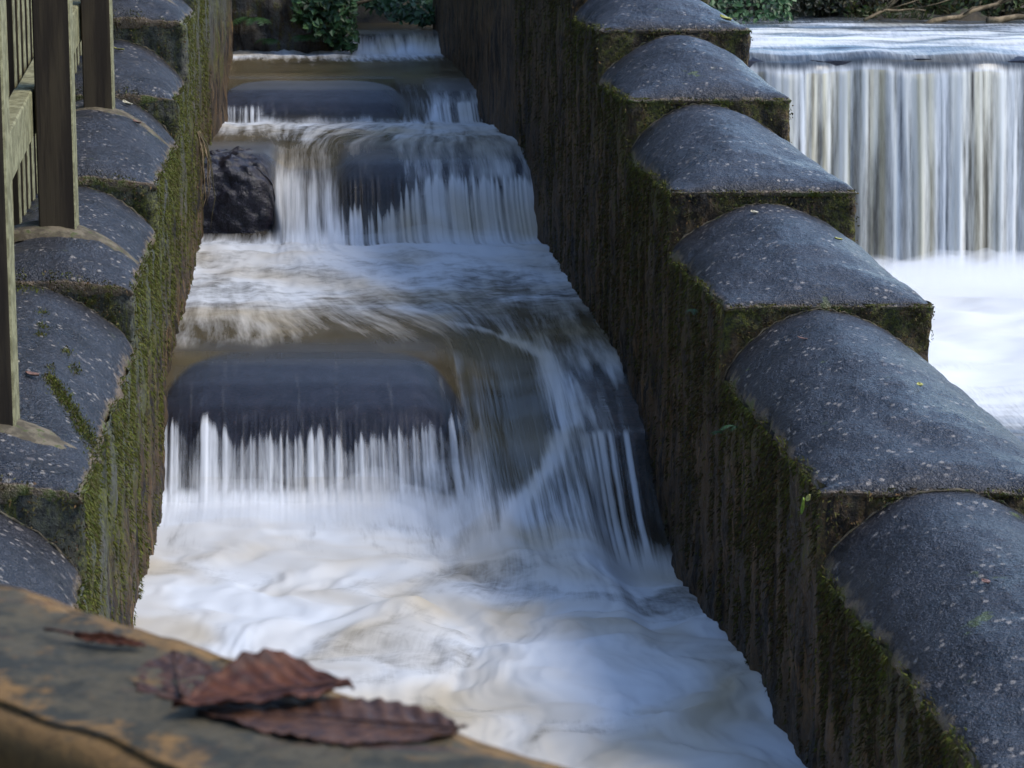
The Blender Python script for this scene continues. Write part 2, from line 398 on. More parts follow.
tag(ew, 'short dark stone wall with ferns closing the head of the stepped channel', 'wall')

# ------------------------------------------------------------ sills (blocks of each step)
def XA(a, Y): return XL(Y)+a*(XR(Y)-XL(Y))
def sill(name, a0, a1, prof, zb, mat, st=.012, endr=.06, front_tilt=0.0, bump=.004, seed=0, tagname=''):
    """prof: list of (Y,Z) from the back of the crest to the front edge; then a vertical face down to zb"""
    pr = list(prof)+[(prof[-1][0]-front_tilt*(.3), zb+.25*(prof[-1][1]-zb)), (prof[-1][0]-front_tilt, zb)]
    pr = [(prof[0][0]+.01, zb)]+pr
    P = np.array(pr); seg = np.hypot(*(np.diff(P, axis=0).T)); s = np.concatenate([[0], np.cumsum(seg)])
    n = int(s[-1]/st); t = np.linspace(0, s[-1], n)
    Yp = np.interp(t, s, P[:, 0]); Zp = np.interp(t, s, P[:, 1])
    k = max(3, int(.05/st)); ker = np.hanning(2*k+1); ker /= ker.sum()
    Yp = np.convolve(np.pad(Yp, k, 'edge'), ker, 'valid'); Zp = np.convolve(np.pad(Zp, k, 'edge'), ker, 'valid')
    wd = 1.4*(a1-a0); na = int(wd/st)+2; A = np.linspace(a0, a1, na)
    AA, YY = np.meshgrid(A, Yp); ZZ = np.repeat(Zp[:, None], na, 1)
    # rounded shoulders at free ends
    def shoulder(dist): 
        q = np.clip(1-dist/endr, 0, 1); return endr*(1-np.sqrt(np.clip(1-q*q, 0, 1)))
    sh = 0
    if a0 > .001: sh = sh+shoulder((AA-a0)*1.4)
    if a1 < .999: sh = sh+shoulder((a1-AA)*1.4)
    if 'nearest fall, left' in tagname: ZZ = ZZ-.045*np.clip(np.abs(AA-.315)/.335, 0, 1)**6
    ZZ = ZZ-sh*np.clip((ZZ-zb)/(prof[-1][1]-zb), 0, 1); YY = YY+sh*.6*(YY < prof[-1][0]+.08)
    XX = XA(AA, YY)
    d = bump*fbm(XX*14+seed, YY*14, ZZ*14, 4)
    V = np.stack([XX, YY-d, ZZ+d], -1).reshape(-1, 3)
    nr = len(Yp); F = [gridfaces(nr, na, flip=False)]
    Vs = [V]; off = len(V)
    for col, fl in ((0, True), (na-1, False)):       # closed ends
        edge = V.reshape(nr, na, 3)[:, col]; low = edge.copy(); low[:, 2] = zb
        Vs.append(np.concatenate([edge, low]).reshape(2, nr, 3).reshape(-1, 3)); F.append(gridfaces(2, nr, off, fl)); off += 2*nr
    return mesh(name, np.concatenate(Vs), np.concatenate(F), mat, None, True)
def step_piece(a0, a1, prof, zb, mat, label, **k):
    o = sill('weir_sill', a0, a1, prof, zb, mat, tagname=label, **k); tag(o, label, 'weir sill', 'stone sills stepping up the channel'); return o
Z1, Z2, Z3, Z4, Z5 = -1.72, -1.39, -1.075, -.90, -.78
S1 = [(8.25, -1.45), (8.05, -1.412), (7.90, -1.425), (7.76, -1.455), (7.64, -1.50), (7.54, -1.57), (7.50, -1.66)]
S1R = [(8.2, -1.48), (7.95, -1.455), (7.7, -1.468), (7.40, -1.522)]
step_piece(-.02, .625, S1, -2.3, M_SILL, 'broad rounded dark sill of the nearest fall, left of its notch', endr=.17)
step_piece(.885, 1.02, S1R, -2.3, M_STUB, 'small wet reddish sill stub jammed against the right wall at the nearest fall', endr=.03, seed=4)
S2 = [(11.75, -1.11), (11.5, -1.065), (11.28, -1.075), (11.12, -1.11), (11.0, -1.17), (10.93, -1.27)]
S2L = [(11.5, -1.07), (11.2, -1.055), (10.95, -1.07), (10.82, -1.10)]
step_piece(.40, 1.02, S2, -2.3, M_SILL, 'rounded sill under the cream curtain of the second fall', endr=.2, seed=8)
step_piece(-.02, .215, S2L, -2.3, M_ROCK, 'bare purple black stone block standing dry beside the left mossy wall', endr=.15, seed=12, bump=.022)
S3 = [(13.75, -.965), (13.5, -.94), (13.32, -.947), (13.18, -.975), (13.09, -1.03)]
step_piece(-.02, .70, S3, -2.3, M_SILL, 'long low sill with a dark film of water at the third fall', endr=.14, seed=16)
step_piece(.82, 1.02, S3, -2.3, M_SILL, 'short sill stub beside the notch of the third fall', endr=.04, seed=18)
S4 = [(16.3, -.84), (16.1, -.81), (15.95, -.83)]
step_piece(.46, 1.02, S4, -2.3, M_SILL, 'farthest small sill below the ivy at the head of the channel', endr=.04, seed=20)

# ------------------------------------------------------------ channel water: one continuous sheet from the head to below the camera
NC = 400
A = np.linspace(-.015, 1.015, NC)
def blend(*pairs, w=.025):
    """pairs: value0, (edge, value1), ... piecewise across the channel with soft edges"""
    out = np.full(NC, float(pairs[0]))
    for e, v in pairs[1:]: out = out+(v-out)*sst(e-w, e+w, A)
    return out
C = lambda v: np.full(NC, float(v))
# control stations, upstream to downstream: (Y, Z, foam, thin, rows after it)
ST = []
def stn(Y, Z, foam, thin, silt, rows): ST.append((Y+0*A, Z+0*A, foam+0*A, thin+0*A, silt+0*A, rows))
stn(18.0, -.775, .05, 0, .2, 14)
stn(16.3, -.775, .05, 0, .2, 10)
stn(16.0, -.785, .15, .5, .4, 14)
stn(15.85, -.83, .5, .6, .7, 18)
stn(15.72, -.90, .85, .2, .3, 14)
stn(15.45, -.895, .55, 0, .2, 30)
stn(14.9, -.90, .10, 0, .45, 40)
stn(13.85, -.902, .04, 0, .7, 24)
stn(13.5, blend(-.915, (.70, -.925), (.82, -.925)), blend(.0, (.70, .1), (.82, .1)), blend(.75, (.70, .15), (.82, .7)), .5, 24)
stn(13.24, blend(-.938, (.70, -.965), (.82, -.945), w=.05), blend(.0, (.70, .15), (.82, .25)), blend(.97, (.70, .3), (.82, .8)), .3, 20)
stn(blend(13.10, (.70, 13.03), (.82, 13.08)), blend(-.99, (.70, -1.03), (.82, -.99), w=.05), blend(.0, (.70, .2), (.78, .45)), blend(.97, (.70, .3), (.82, .8)), .2, 16)
stn(blend(13.03, (.70, 12.93), (.82, 12.99)), blend(-1.04, (.70, -1.055), (.82, -1.03)), blend(.25, (.12, .03), (.60, .05), (.70, .3), (.78, .62)), blend(.95, (.70, .4), (.82, .8)), .1, 16)
stn(blend(12.98, (.70, 12.8), (.82, 12.88)), -1.075, blend(.8, (.12, .35), (.70, .75), (.8, .9)), .2, .1, 14)
stn(12.6, -1.06, .72, 0, .25, 40)
stn(12.1, -1.055, blend(.35, (.3, .5), (.6, .75)), 0, .5, 30)
stn(11.7, blend(-1.05, (.22, -1.06), (.38, -1.035)), blend(.12, (.3, .3), (.6, .6)), 0, .6, 26)
stn(11.38, blend(-1.05, (.21, -1.075), (.40, -1.045)), blend(.05, (.21, .2), (.4, .2), (.6, .40)), blend(.6, (.21, .1), (.44, .5)), .6, 26)
stn(blend(11.12, (.2, 11.1)), blend(-1.06, (.215, -1.13), (.40, -1.092), w=.045), blend(.0, (.21, .3), (.4, .04), (.62, .32)), blend(.9, (.21, .2), (.42, .85)), blend(.2, (.21, .4), (.4, .3)), 18)
stn(blend(10.97, (.2, 10.98)), blend(-1.14, (.215, -1.19), (.40, -1.165), w=.045), blend(.0, (.21, .5), (.4, .04), (.62, .36)), blend(.9, (.21, .2), (.42, .85)), blend(.2, (.21, .4), (.4, .3)), 18)
stn(blend(10.92, (.215, 10.87), (.4, 10.89)), blend(-1.23, (.215, -1.27), (.40, -1.26)), blend(.0, (.21, .6), (.38, .2), (.60, .55)), blend(.9, (.21, .2), (.42, .75), (.7, .5)), blend(.2, (.21, .3), (.4, .3), (.6, .55)), 30)
stn(blend(10.90, (.215, 10.76), (.4, 10.76)), -1.345, blend(.0, (.21, .65), (.40, .40), (.60, .72)), blend(.9, (.21, .3), (.42, .5)), blend(.2, (.21, .2), (.4, .4), (.6, .6)), 14)
stn(blend(10.75, (.215, 10.66)), -1.385, blend(.35, (.18, .85)), 0, .1, 14)
stn(10.45, -1.375, .88, 0, .12, 40)
stn(10.0, -1.385, .72, 0, .18, 70)
stn(9.3, -1.39, blend(.62, (.7, .45)), 0, .25, 80)
stn(8.7, -1.39, blend(.50, (.3, .38), (.75, .25)), 0, .45, 60)
stn(8.35, blend(-1.39, (.63, -1.395), (.87, -1.395)), blend(.28, (.3, .16), (.63, .22), (.8, .3)), 0, .75, 60)
stn(8.08, blend(-1.392, (.62, -1.415), (.87, -1.41), w=.05), blend(.06, (.63, .25), (.80, .42)), blend(.6, (.60, 0), (.87, .3), w=.05), .7, 40)
stn(7.90, blend(-1.405, (.61, -1.435), (.87, -1.43), w=.05), blend(.0, (.60, .22), (.76, .52), (.86, .30)), blend(.94, (.635, 0), (.87, .8), w=.022), blend(.3, (.63, .65), (.86, .3)), 30)
stn(7.75, blend(-1.437, (.61, -1.462), (.87, -1.448), w=.05), blend(.0, (.60, .22), (.76, .52), (.86, .30)), blend(.97, (.64, 0), (.87, .85), w=.022), blend(.3, (.63, .65), (.86, .3)), 30)
stn(7.62, blend(-1.485, (.61, -1.495), (.87, -1.475), w=.05), blend(.0, (.60, .20), (.76, .60), (.88, .25)), blend(.98, (.64, 0), (.87, .85), w=.022), blend(.1, (.63, .7), (.8, .2)), 30)
stn(blend(7.52, (.62, 7.42), (.87, 7.38), w=.05), blend(-1.56, (.61, -1.53), (.87, -1.512), w=.05), blend(.0, (.62, .22), (.76, .58), (.88, .30)), blend(.98, (.64, 0), (.87, .85), w=.022), blend(.0, (.63, .65), (.8, .2)), 30)
stn(blend(7.46, (.62, 7.18), (.87, 7.26), w=.05), blend(-1.62, (.62, -1.585), (.87, -1.58), w=.05), blend(.45, (.58, .60), (.66, .38), (.76, .62), (.88, .5)), blend(.9, (.62, 0), (.87, .6), w=.05), blend(0, (.64, .5), (.78, .15)), 44)
stn(blend(7.40, (.58, 6.92), (.90, 7.05), w=.07), blend(-1.67, (.62, -1.65), (.87, -1.70)), blend(.58, (.58, .72), (.68, .55), (.76, .68), (.9, .55)), blend(.7, (.60, 0), (.87, .5)), .08, 36)
stn(blend(7.33, (.56, 6.60), (.92, 6.75), w=.09), blend(-1.712, (.60, -1.70), (.87, -1.80), w=.06), blend(.75, (.56, .80)), 0, .08, 24)
stn(blend(7.12, (.54, 6.38), w=.11), blend(-1.72, (.6, -1.73), (.87, -1.765)), .86, 0, .1, 60)
stn(blend(6.7, (.54, 6.0), w=.12), blend(-1.705, (.87, -1.725)), .93, 0, .12, 60)
stn(5.7, -1.70, .94, 0, .25, 150)
stn(4.6, -1.70, .92, 0, .3, 70)
stn(3.2, -1.74, .85, 0, .3, 30)
stn(0.0, -1.84, .7, 0, .3, 16)
stn(-4.0, -1.95, .6, 0, .3, 0)
def resample(k):
    out = []
    for i in range(len(ST)-1):
        n = ST[i][5]; t = np.linspace(0, 1, n, endpoint=False)[:, None]
        out.append(ST[i][k][None]*(1-t)+ST[i+1][k][None]*t)
    out.append(ST[-1][k][None]); return np.concatenate(out)
def smooth_rows(M, k):
    ker = np.hanning(2*k+1); ker /= ker.sum(); P = np.pad(M, ((k, k), (0, 0)), 'edge'); o = 0
    for j in range(2*k+1): o = o+ker[j]*P[j:j+M.shape[0]]
    return o
def smooth_cols(M, k):
    return smooth_rows(M.T, k).T
Yw, Zw, FO, TN, SI = (smooth_rows(resample(k), 9) for k in range(5))
Yw, Zw = smooth_cols(Yw, 5), smooth_cols(Zw, 3)
AA = np.repeat(A[None], Yw.shape[0], 0); Xw = XA(AA, Yw)
# the near sill is a rounded hump: deeper water wraps round both ends of it
hump = np.clip(np.abs(AA-.315)/.335, 0, 1)**4; onh = sst(.67, .63, AA)*sst(8.2, 7.95, Yw)*sst(7.45, 7.6, Yw)
Ye = 8.13-.50*hump
TN = TN*(1-onh*(1-sst(-.03, .06, Ye-Yw)))
SI = np.maximum(SI, .28*onh*(1-sst(-.03, .06, Ye-Yw)))
Zw = Zw-.030*hump**1.5*onh*sst(.3, .45, AA)
hump2 = np.clip(np.abs(AA-.345)/.36, 0, 1)**5; onh2 = sst(.72, .68, AA)*sst(13.75, 13.6, Yw)*sst(13.03, 13.12, Yw)
TN = TN*(1-onh2*(1-sst(-.03, .06, 13.6-.45*hump2-Yw)))
ds = np.hypot(np.diff(Yw, axis=0), np.diff(Zw, axis=0)); SF_ = np.concatenate([np.zeros((1, NC)), np.cumsum(ds, 0)])
SF_ = SF_-SF_[:, NC//2][:, None]*0
rowof = {}
acc = 0
for i, s_ in enumerate(ST): rowof[i] = acc; acc += s_[5]
# stream function: gathers into the notches
def fluxmap(lo, hi, q):
    d = np.where((A > lo) & (A < hi), q, 1.0); d = smooth_rows(d[:, None], 20)[:, 0]; c = np.cumsum(d); return (c-c[0])/(c[-1]-c[0])
F1_, F2_, F3_ = fluxmap(.63, .88, 3.2), fluxmap(.21, .40, 3), fluxmap(.7, .82, 3)
ycol = Yw[:, NC//2][:, None]
def wgt(y0, y1, Y): return sst(y0, y1, Y)
PSI = AA*1.0
w1 = sst(9.6, 8.1, Yw)*sst(5.6, 6.6, Yw); PSI = PSI+(F1_[None]-AA)*w1
w2 = sst(12.4, 11.3, Yw)*sst(9.8, 10.6, Yw); PSI = PSI+(F2_[None]-AA)*w2
w3 = sst(14.6, 13.6, Yw)*sst(12.2, 12.8, Yw); PSI = PSI+(F3_[None]-AA)*w3
# --- foam detail
steep = np.abs(np.gradient(Zw, axis=0))/(np.hypot(np.gradient(Zw, axis=0), np.gradient(Yw, axis=0))+1e-9)
fl = sst(.35, .8, steep)                          # 1 on falls
wx = .10*fbm(Xw*2.2, Yw*2.2, 1, 3); wy = .12*fbm(Xw*2.2, Yw*2.2, 7, 3)
streak = fbm(PSI*34+wx*3, SF_*1.1, 2, 4)
streak2 = fbm(PSI*11+wx*4, SF_*.9+wy, 5, 3)
swirl = fbm((Xw+wx)*3.2, (Yw+wy)*3.2, 3, 5)
P1 = sst(6.95, 6.5, Yw)                           # the big foam pool
nq = sst(.615, .655, AA)*sst(.90, .86, AA)*sst(8.6, 8.2, Yw)*sst(6.3, 6.9, Yw)
ac = np.interp(Yw, [6.3, 7.0, 7.25, 7.5, 8.1, 8.3, 8.9], [.60, .715, .79, .845, .838, .80, .55]); al = np.interp(Yw, [6.9, 7.1, 7.6, 8.2], [.70, .668, .63, .58])
tong = sst(al-.01, al+.035, AA)*sst(ac+.01, ac-.05, AA)
rib_ = np.exp(-((AA-ac)/.022)**2)
FN = .42-.33*tong*sst(6.95, 7.15, Yw)+.48*rib_+.30*sst(7.1, 6.6, Yw)+.22*fbm(PSI*70, SF_*1.0, 8, 3)
FO = FO*(1-nq)+np.clip(FN, 0, 1)*nq
jag = .10*fbm(AA*26, Yw*1.5, 61, 3)
FO = FO*(1-.92*sst(.865, .895, AA+.3*jag)*sst(8.15, 7.75, Yw+2*jag)*sst(7.36, 7.44, Yw))+.16*sst(.05, .5, fbm(PSI*55, SF_*1.2, 63, 3))*sst(.88, .91, AA)*sst(8.1, 7.9, Yw)*sst(7.36, 7.44, Yw)
rb2 = np.exp(-((AA-ac)/.03)**2)*sst(8.9, 8.5, Yw)*sst(7.9, 8.3, Yw); FO = np.maximum(FO, .7*rb2)
calm = (1-.65*nq)*(1-.7*sst(8.5, 9.3, Yw)*sst(10.62, 10.4, Yw)); swamp = 1+2.6*sst(8.6, 9.3, Yw)*sst(10.62, 10.4, Yw)
swirlb = fbm((Xw+wx*1.5)*2.6+PSI*2, (Yw+wy*1.5)*4.2, 13, 5)
FOAM = FO+.26*calm*streak*(1-P1)*np.clip(FO*3, 0, 1)+.26*calm*streak2*(1-.7*P1)*np.clip(FO*2.5, 0, 1)+(.08+.08*P1)*swirl*(FO > .1)+(swamp-1)*.10*swirlb
# strands on the falls, one set per fall
def strands(fr, amp=1.0, lo=None, hi=None, seed=0, sharp=1.6):
    n = fbm(A*fr, seed, 0, 2)*.7+.5*fbm(A*fr*2.4, seed+9, 0, 2); n = (n-n.min())/(n.max()-n.min()); return n**sharp
def fallzone(y0, y1): return sst(y0-.05, y0+.05, Yw)*sst(y1+.05, y1-.05, Yw)
# fall 1: comb of pale strands that starts at a ragged line under the edge
n1 = strands(30, seed=1, sharp=1.0)*.62+strands(64, seed=41, sharp=1.0)*.38
zone = (Yw > 7.0) & (Yw < 7.56) & (AA < .66)
t = np.clip((-1.47-Zw)/.24, 0, 1); onset = -.05+.42*(1-np.minimum(n1, .78))[None]+.16*np.sin(np.pi*np.clip(A/.62, 0, 1))[None]+.10*fbm(A*9, 4, 0, 2)[None]
f1 = sst(onset-.01, onset+.16, t)*(.10+.16*t+.56*sst(.33, .80, n1)[None]*(.45+.8*strands(17, seed=77, sharp=1.0)[None])*(1-.12*t)+.10*sst(.1, .9, t)+.12*fbm(A*6, 44, 0, 2)[None])
f1 = f1*sst(0, .02, t); f1 = np.maximum(f1, sst(.74, 1.0, t)*.85)
k1 = sst(.66, .60, AA)*sst(7.74, 7.66, Yw)*sst(7.05, 7.25, Yw)
FOAM = FOAM*(1-k1)+f1*k1
# stub of fall 1
n1b = strands(62, seed=29, sharp=1.0)*.6+strands(25, seed=23, sharp=1.0)*.4
tb = np.clip((-1.505-Zw)/.28, 0, 1)
k1b = sst(.87, .90, AA)*sst(7.42, 7.36, Yw)*sst(6.6, 6.85, Yw)
f1b = (.10+.78*sst(.30, .66, n1b)[None]*(1-.2*tb))*sst(.985, .955, AA)+sst(.75, 1, tb)*.7
FOAM = FOAM*(1-k1b)+f1b*k1b
# fall 2
n2 = strands(40, seed=3, sharp=1.0)
t2 = np.clip((-1.09-Zw)/.29, 0, 1)
on2 = (.50-.44*sst(.54, .68, A))[None]+.42*(1-n2)[None]-.08
k2 = sst(.40, .44, AA)*sst(11.05, 10.98, Yw)*sst(10.45, 10.62, Yw)
f2 = .30*sst(.5, .75, AA)+sst(on2-.02, on2+.2, t2)*(.22+.55*sst(.25, .8, n2)[None])
FOAM = FOAM*(1-k2)+np.clip(f2, 0, 1)*k2
# fall 3
n3 = strands(36, seed=5, sharp=1.2)
k3 = sst(.16, .10, AA)*sst(13.1, 13.04, Yw)*sst(12.8, 12.95, Yw)
FOAM = FOAM*(1-k3)+(.15+.5*sst(.25, .8, n3)[None])*sst(-.96, -.99, Zw-.03*(1-n3)[None])*k3
k3b = sst(.80, .84, AA)*sst(13.1, 13.04, Yw)*sst(12.8, 12.9, Yw)
FOAM = FOAM+.08*P1+.12*P1*fbm(PSI*20+wx*14, SF_*2.0+wy*5, 21, 4)-.34*P1*sst(.05, .55, fbm((Xw+wx*2)*1.9+3, (Yw+wy*2)*2.6, 12, 3))
FOAM = FOAM*(1-k3b)+(.2+.8*sst(.3, .7, n3)[None])*k3b
ISO = .75*P1+(sst(8.5, 9.3, Yw)*sst(10.62, 10.4, Yw)+sst(11.9, 12.2, Yw)*sst(12.9, 12.8, Yw))*(1-fl)
fs = sst(.1, .9, fbm(AA*70, Yw*1.3, 71, 3)+.3)*(TN > .85)*(1-fl*0)*sst(8.1, 7.9, Yw)*sst(7.5, 7.6, Yw)*.13      # faint threads in the film over the near sill
FOAM = np.clip(FOAM+fs+.10*sst(.2, .9, fbm(AA*80, Yw*1.5, 73, 3)+.3)*(TN > .8)*(Yw > 10.9), 0, 1)
# --- relief
Zw = Zw-.022*np.exp(-((AA-.735)/.06)**2)*sst(8.3, 7.8, Yw)*sst(6.9, 7.3, Yw)
rel = .004*streak*fl*(1-P1)
rel += .010*(n1[None]-.5)*k1*sst(0, .3, t)+.012*(n2[None]-.5)*k2
pool = 1-fl
Zr = pool*(.010*fbm(PSI*9, SF_*1.6, 4, 3)*(1-P1)*np.clip(FO*1.8, .15, 1)+P1*(.026*fbm((Xw+wx*1.5)*2.8, (Yw+wy*1.5)*2.4, 8, 3)+.007*fbm(PSI*13+wx*8, SF_*2.2+wy*5, 28, 3)))
bo = sst(12.9, 12.5, Yw)*sst(12.0, 12.4, Yw)+sst(10.7, 10.4, Yw)*sst(9.6, 10.2, Yw)+sst(7.0, 6.6, Yw)*sst(4.4, 5.6, Yw)
Zr = Zr+bo*(.012*fbm((Xw+wx)*5, (Yw+wy)*4, 2, 2)*(1-.5*P1)+.010)
Zw = Zw+Zr+rel*.3; Yw = Yw-rel
silt = np.clip(SI+P1*.20+(.55+.25*P1)*fbm((Xw+wx)*2.4+4, (Yw+wy)*2.0, 6, 3)*(SI > .05), 0, 1)
V = np.stack([XA(AA, Yw), Yw, Zw], -1).reshape(-1, 3)
cw = mesh('channel_water', V, gridfaces(Yw.shape[0], NC, flip=True), M_CH, None, True,
          {'foam': FOAM, 'thin': np.clip(TN, 0, 1), 'psi': PSI, 'sflow': SF_, 'silt': silt, 'iso': ISO})
tag(cw, kind='structure')

# ------------------------------------------------------------ river, weir and lower river
YC, ZU, ZD = 13.4, -.745, -1.92
wb = rough_box('weir_wall', .1, 9.0, YC+.02, YC+.9, -2.6, ZU-.05, M_SILL, st=.06, amp=.02, seed=9)
tag(wb, 'long straight weir wall behind the tall river waterfall', 'weir')
NR = 620
Xr = np.linspace(.05, 9.0, NR)
prof = []
RST = [(30, ZU+.01, .0, 20), (20, ZU+.01, .0, 40), (16.5, ZU+.01, .15, 60), (15.2, ZU+.005, .48, 60), (14.3, ZU, .50, 50), (13.75, ZU-.004, .42, 40), (13.50, ZU-.02, .25, 18), (13.40, ZU-.06, .12, 8), (13.36, ZU-.11, .50, 40),
       (13.30, ZU-.45, .55, 40), (13.25, ZU-.8, .55, 24), (13.20, ZD+.04, .80, 12), (13.12, ZD-.02, .95, 16), (12.6, ZD-.01, 1.0, 50), (11.6, ZD, 1.0, 60), (10.7, ZD, .90, 60), (9.9, ZD-.03, .45, 60), (9, ZD-.04, .25, 40), (6, ZD-.05, .15, 30), (0, ZD-.08, .1, 20), (-6, ZD-.1, .1, 0)]
rows = []
for i in range(len(RST)-1):
    for tt in np.linspace(0, 1, RST[i][3], endpoint=False): rows.append([RST[i][k]*(1-tt)+RST[i+1][k]*tt for k in range(3)])
rows.append(list(RST[-1][:3])); rows = np.array(rows); rows = smooth_rows(rows, 5)
Yv, Xv = np.meshgrid(rows[:, 0], Xr, indexing='ij'); Zv = np.repeat(rows[:, 1:2], NR, 1); Fv = np.repeat(rows[:, 2:3], NR, 1)
dsr = np.hypot(np.diff(rows[:, 0]), np.diff(rows[:, 1])); Sv = np.concatenate([[0], np.cumsum(dsr)])[:, None]+0*Xv
wob = .12*fbm(Xr*1.3, 3, 0, 2)[None]+.01*Sv
fallm = sst(ZU-.07, ZU-.14, Zv)*sst(ZD+.0, ZD+.12, Zv)
below = sst(ZU-.08, ZU-.9, Zv)
Xq = Xr[None]+below*.03*fbm(Xr*4, 8, 0, 2)[None]+0*Zv
bw = fbm(Xq*4, 11, 0, 3); bn = fbm(Xq*19, 15+.25*below, 0, 3); bf = fbm(Xq*62, 19+.6*below, 0, 2)
Zv = Zv+.030*fbm(Xr*2.0, 5, 0, 3)[None]*sst(13.9, 13.45, Yv)*sst(12.9, 13.3, Yv)
Yv = Yv+.07*fbm(Xr*1.5, 2, 0, 3)[None]-fallm*(.04*bw+.02*bn)*(.4+below)
Xs = Xv+fallm*below*.02*fbm(Xr*3, 8, 0, 2)[None]
rip = fbm(Xv*1.4, Yv*5, 3, 4)
up_ = (Zv > ZU-.06)
Zv = Zv+np.where(up_, .012*rip*sst(13.35, 14, Yv)+.010*fbm(Xv*3, Yv*2, 1, 2)*sst(16.5, 14.5, Yv), 0)
lowm = sst(13.2, 12.9, Yv)*(1-up_)
Zv = Zv+lowm*(.05*fbm(Xv*1.3, Yv*1.3, 5, 2)*sst(9, 11.5, Yv)+.008*fbm(Xv*4, Yv*6, 2, 2))+lowm*.045*sst(12.0, 12.9, Yv)*(.4+fbm(Xv*2, 2, 0, 2))
Ff = np.where(up_, np.clip(Fv+.55*fbm(Xv*1.0, Yv*3.6, 9, 4)*sst(17, 15.5, Yv)*sst(13.4, 13.7, Yv), 0, 1), Fv)
strand = .62+.26*bw+.48*bn+.50*bf
Ff = Ff*(1-fallm)+np.clip(strand, .02, 1)*fallm*(1-.15*below)
Ff = np.where(lowm > .5, np.clip(Fv+.35*fbm(Xv*1.2, Yv*3.0, 4, 4)*(1-sst(.85, 1, Fv)), 0, 1), Ff)
siltr = np.where(fallm > .5, np.clip(.38+.5*fbm(Xr*5.2, 31, 0, 3)[None]+.6*fbm(Xr*34, 37, 0, 2)[None], 0, .9), np.clip(.1+.5*fbm(Xv*1.5, Yv*2, 3, 3), 0, 1)*np.where(up_, 1, .3))
V = np.stack([Xs, Yv, Zv], -1).reshape(-1, 3)
rv = mesh('river_water', V, gridfaces(len(rows), NR, flip=True), M_RV, None, True, {'foam': np.clip(Ff, 0, 1), 'thin': fallm*.0, 'psi': Xv*.45, 'sflow': Sv, 'silt': siltr})
tag(rv, kind='structure')
# fine arcs of spray thrown up at the foot of the fall
t = NT('spray'); tr_ = t.n('ShaderNodeBsdfTransparent'); df = t.bsdf((.8, .84, .88), .6); mx = t.n('ShaderNodeMixShader'); mx.inputs[0].default_value = .30
t.l(tr_.outputs[0], mx.inputs[1]); t.l(df, mx.inputs[2]); M_SPRAY = t.done(mx.outputs[0])
# soft mist where falling water breaks: low lumpy rolls of even thin vapour
t = NT('mist'); pv = t.n('ShaderNodeVolumePrincipled'); pv.inputs['Color'].default_value = (.95, .96, .98, 1); pv.inputs['Density'].default_value = 2.0; pv.inputs['Anisotropy'].default_value = .2
t.l(pv.outputs[0], t.out.inputs['Volume']); M_MIST = t.m
def mist(x0, x1, yfun, zb, hy, hz, seed):
    nu, nw = max(20, int((x1-x0)/.03)), 20; U, W_ = np.meshgrid(np.linspace(0, 1, nu), np.linspace(0, 2*np.pi, nw, endpoint=False), indexing='ij')
    X_ = x0+(x1-x0)*U; e_ = np.sin(np.pi*np.clip(U, 0, 1))**.35
    R1 = (1+.5*fbm(X_*4, np.cos(W_)*1.2+seed, np.sin(W_)*1.2, 2))*e_+.01
    Y_ = yfun(X_)+hy*R1*np.cos(W_); Z_ = zb+hz*R1*np.where(np.sin(W_) > 0, np.sin(W_), .3*np.sin(W_))
    V = np.stack([X_, Y_, Z_], -1).reshape(-1, 3); i_ = np.arange(nu-1)[:, None]*nw; j_ = np.arange(nw)[None]; jn = (j_+1) % nw
    F = np.stack([(i_+j_).ravel(), (i_+jn).ravel(), (i_+nw+jn).ravel(), (i_+nw+j_).ravel()], 1)
    F2 = [tuple(range(nw))[::-1], tuple((nu-1)*nw+k for k in range(nw))]
    o = mesh('mist', V, [tuple(int(q) for q in f) for f in F]+F2, M_MIST); tag(o, kind='stuff')
mist(.7, 7.5, lambda x: 12.98+.03*np.sin(x*3), ZD+.04, .20, .13, 1)
mist(.5, 7.6, lambda x: 12.95+.03*np.sin(x*2+1), ZD+.02, .26, .19, 6)
mist(.9, 7.0, lambda x: 12.6+.05*np.sin(x*2), ZD+.08, .35, .15, 4)
mist(-.96, -.05, lambda x: 7.20-.1*(x+.96), -1.71, .14, .11, 2)
mist(-.80, .12, lambda x: 10.62+0*x, -1.38, .08, .06, 3)

# ------------------------------------------------------------ ground
gx = np.unique(np.concatenate([np.linspace(-300, -8, 26), np.linspace(-8, 12, 200), np.linspace(12, 300, 26)]))
gy = np.unique(np.concatenate([np.linspace(-200, -3, 14), np.linspace(-3, 24, 260), np.linspace(24, 600, 40)]))
GX, GY = np.meshgrid(gx, gy)
lump = .10*fbm(GX*.9, GY*.9, 2, 4)+.03*fbm(GX*5, GY*5, 1, 3)
zl = np.array([zside(yy, LB) for yy in gy])[:, None]-.35
bank_l = sst(0, .4, (XL(GY)-TH-.12)-GX)
G = -2.4+0*GX
G = np.maximum(G, (-2.4+(2.4+zl+lump+.25*np.clip((XL(GY)-GX-1)/4, 0, 6))*bank_l))
shore = 16.35+.35*fbm(GX*.7, 3, 0, 3)
bank_b = sst(0, 1.0, GY-shore)
G = np.maximum(G, -2.4+(2.4-.80+.45*sst(.3, 3, GY-shore)+.5*sst(3, 12, GY-shore)+lump*1.4)*sst(-.35, .25, GY-shore))
G = np.where((GX > XL(GY)-.3) & (GX < XR(GY)+.2) & (GY < 17), -2.4, G)
rb = sst(8.6, 9.6, GX); G = np.maximum(G, -2.4+(2.4-.3+lump)*rb)
gr = mesh('ground', np.stack([GX, GY, G], -1).reshape(-1, 3), gridfaces(len(gy), len(gx)), M_BANK); tag(gr, kind='structure')
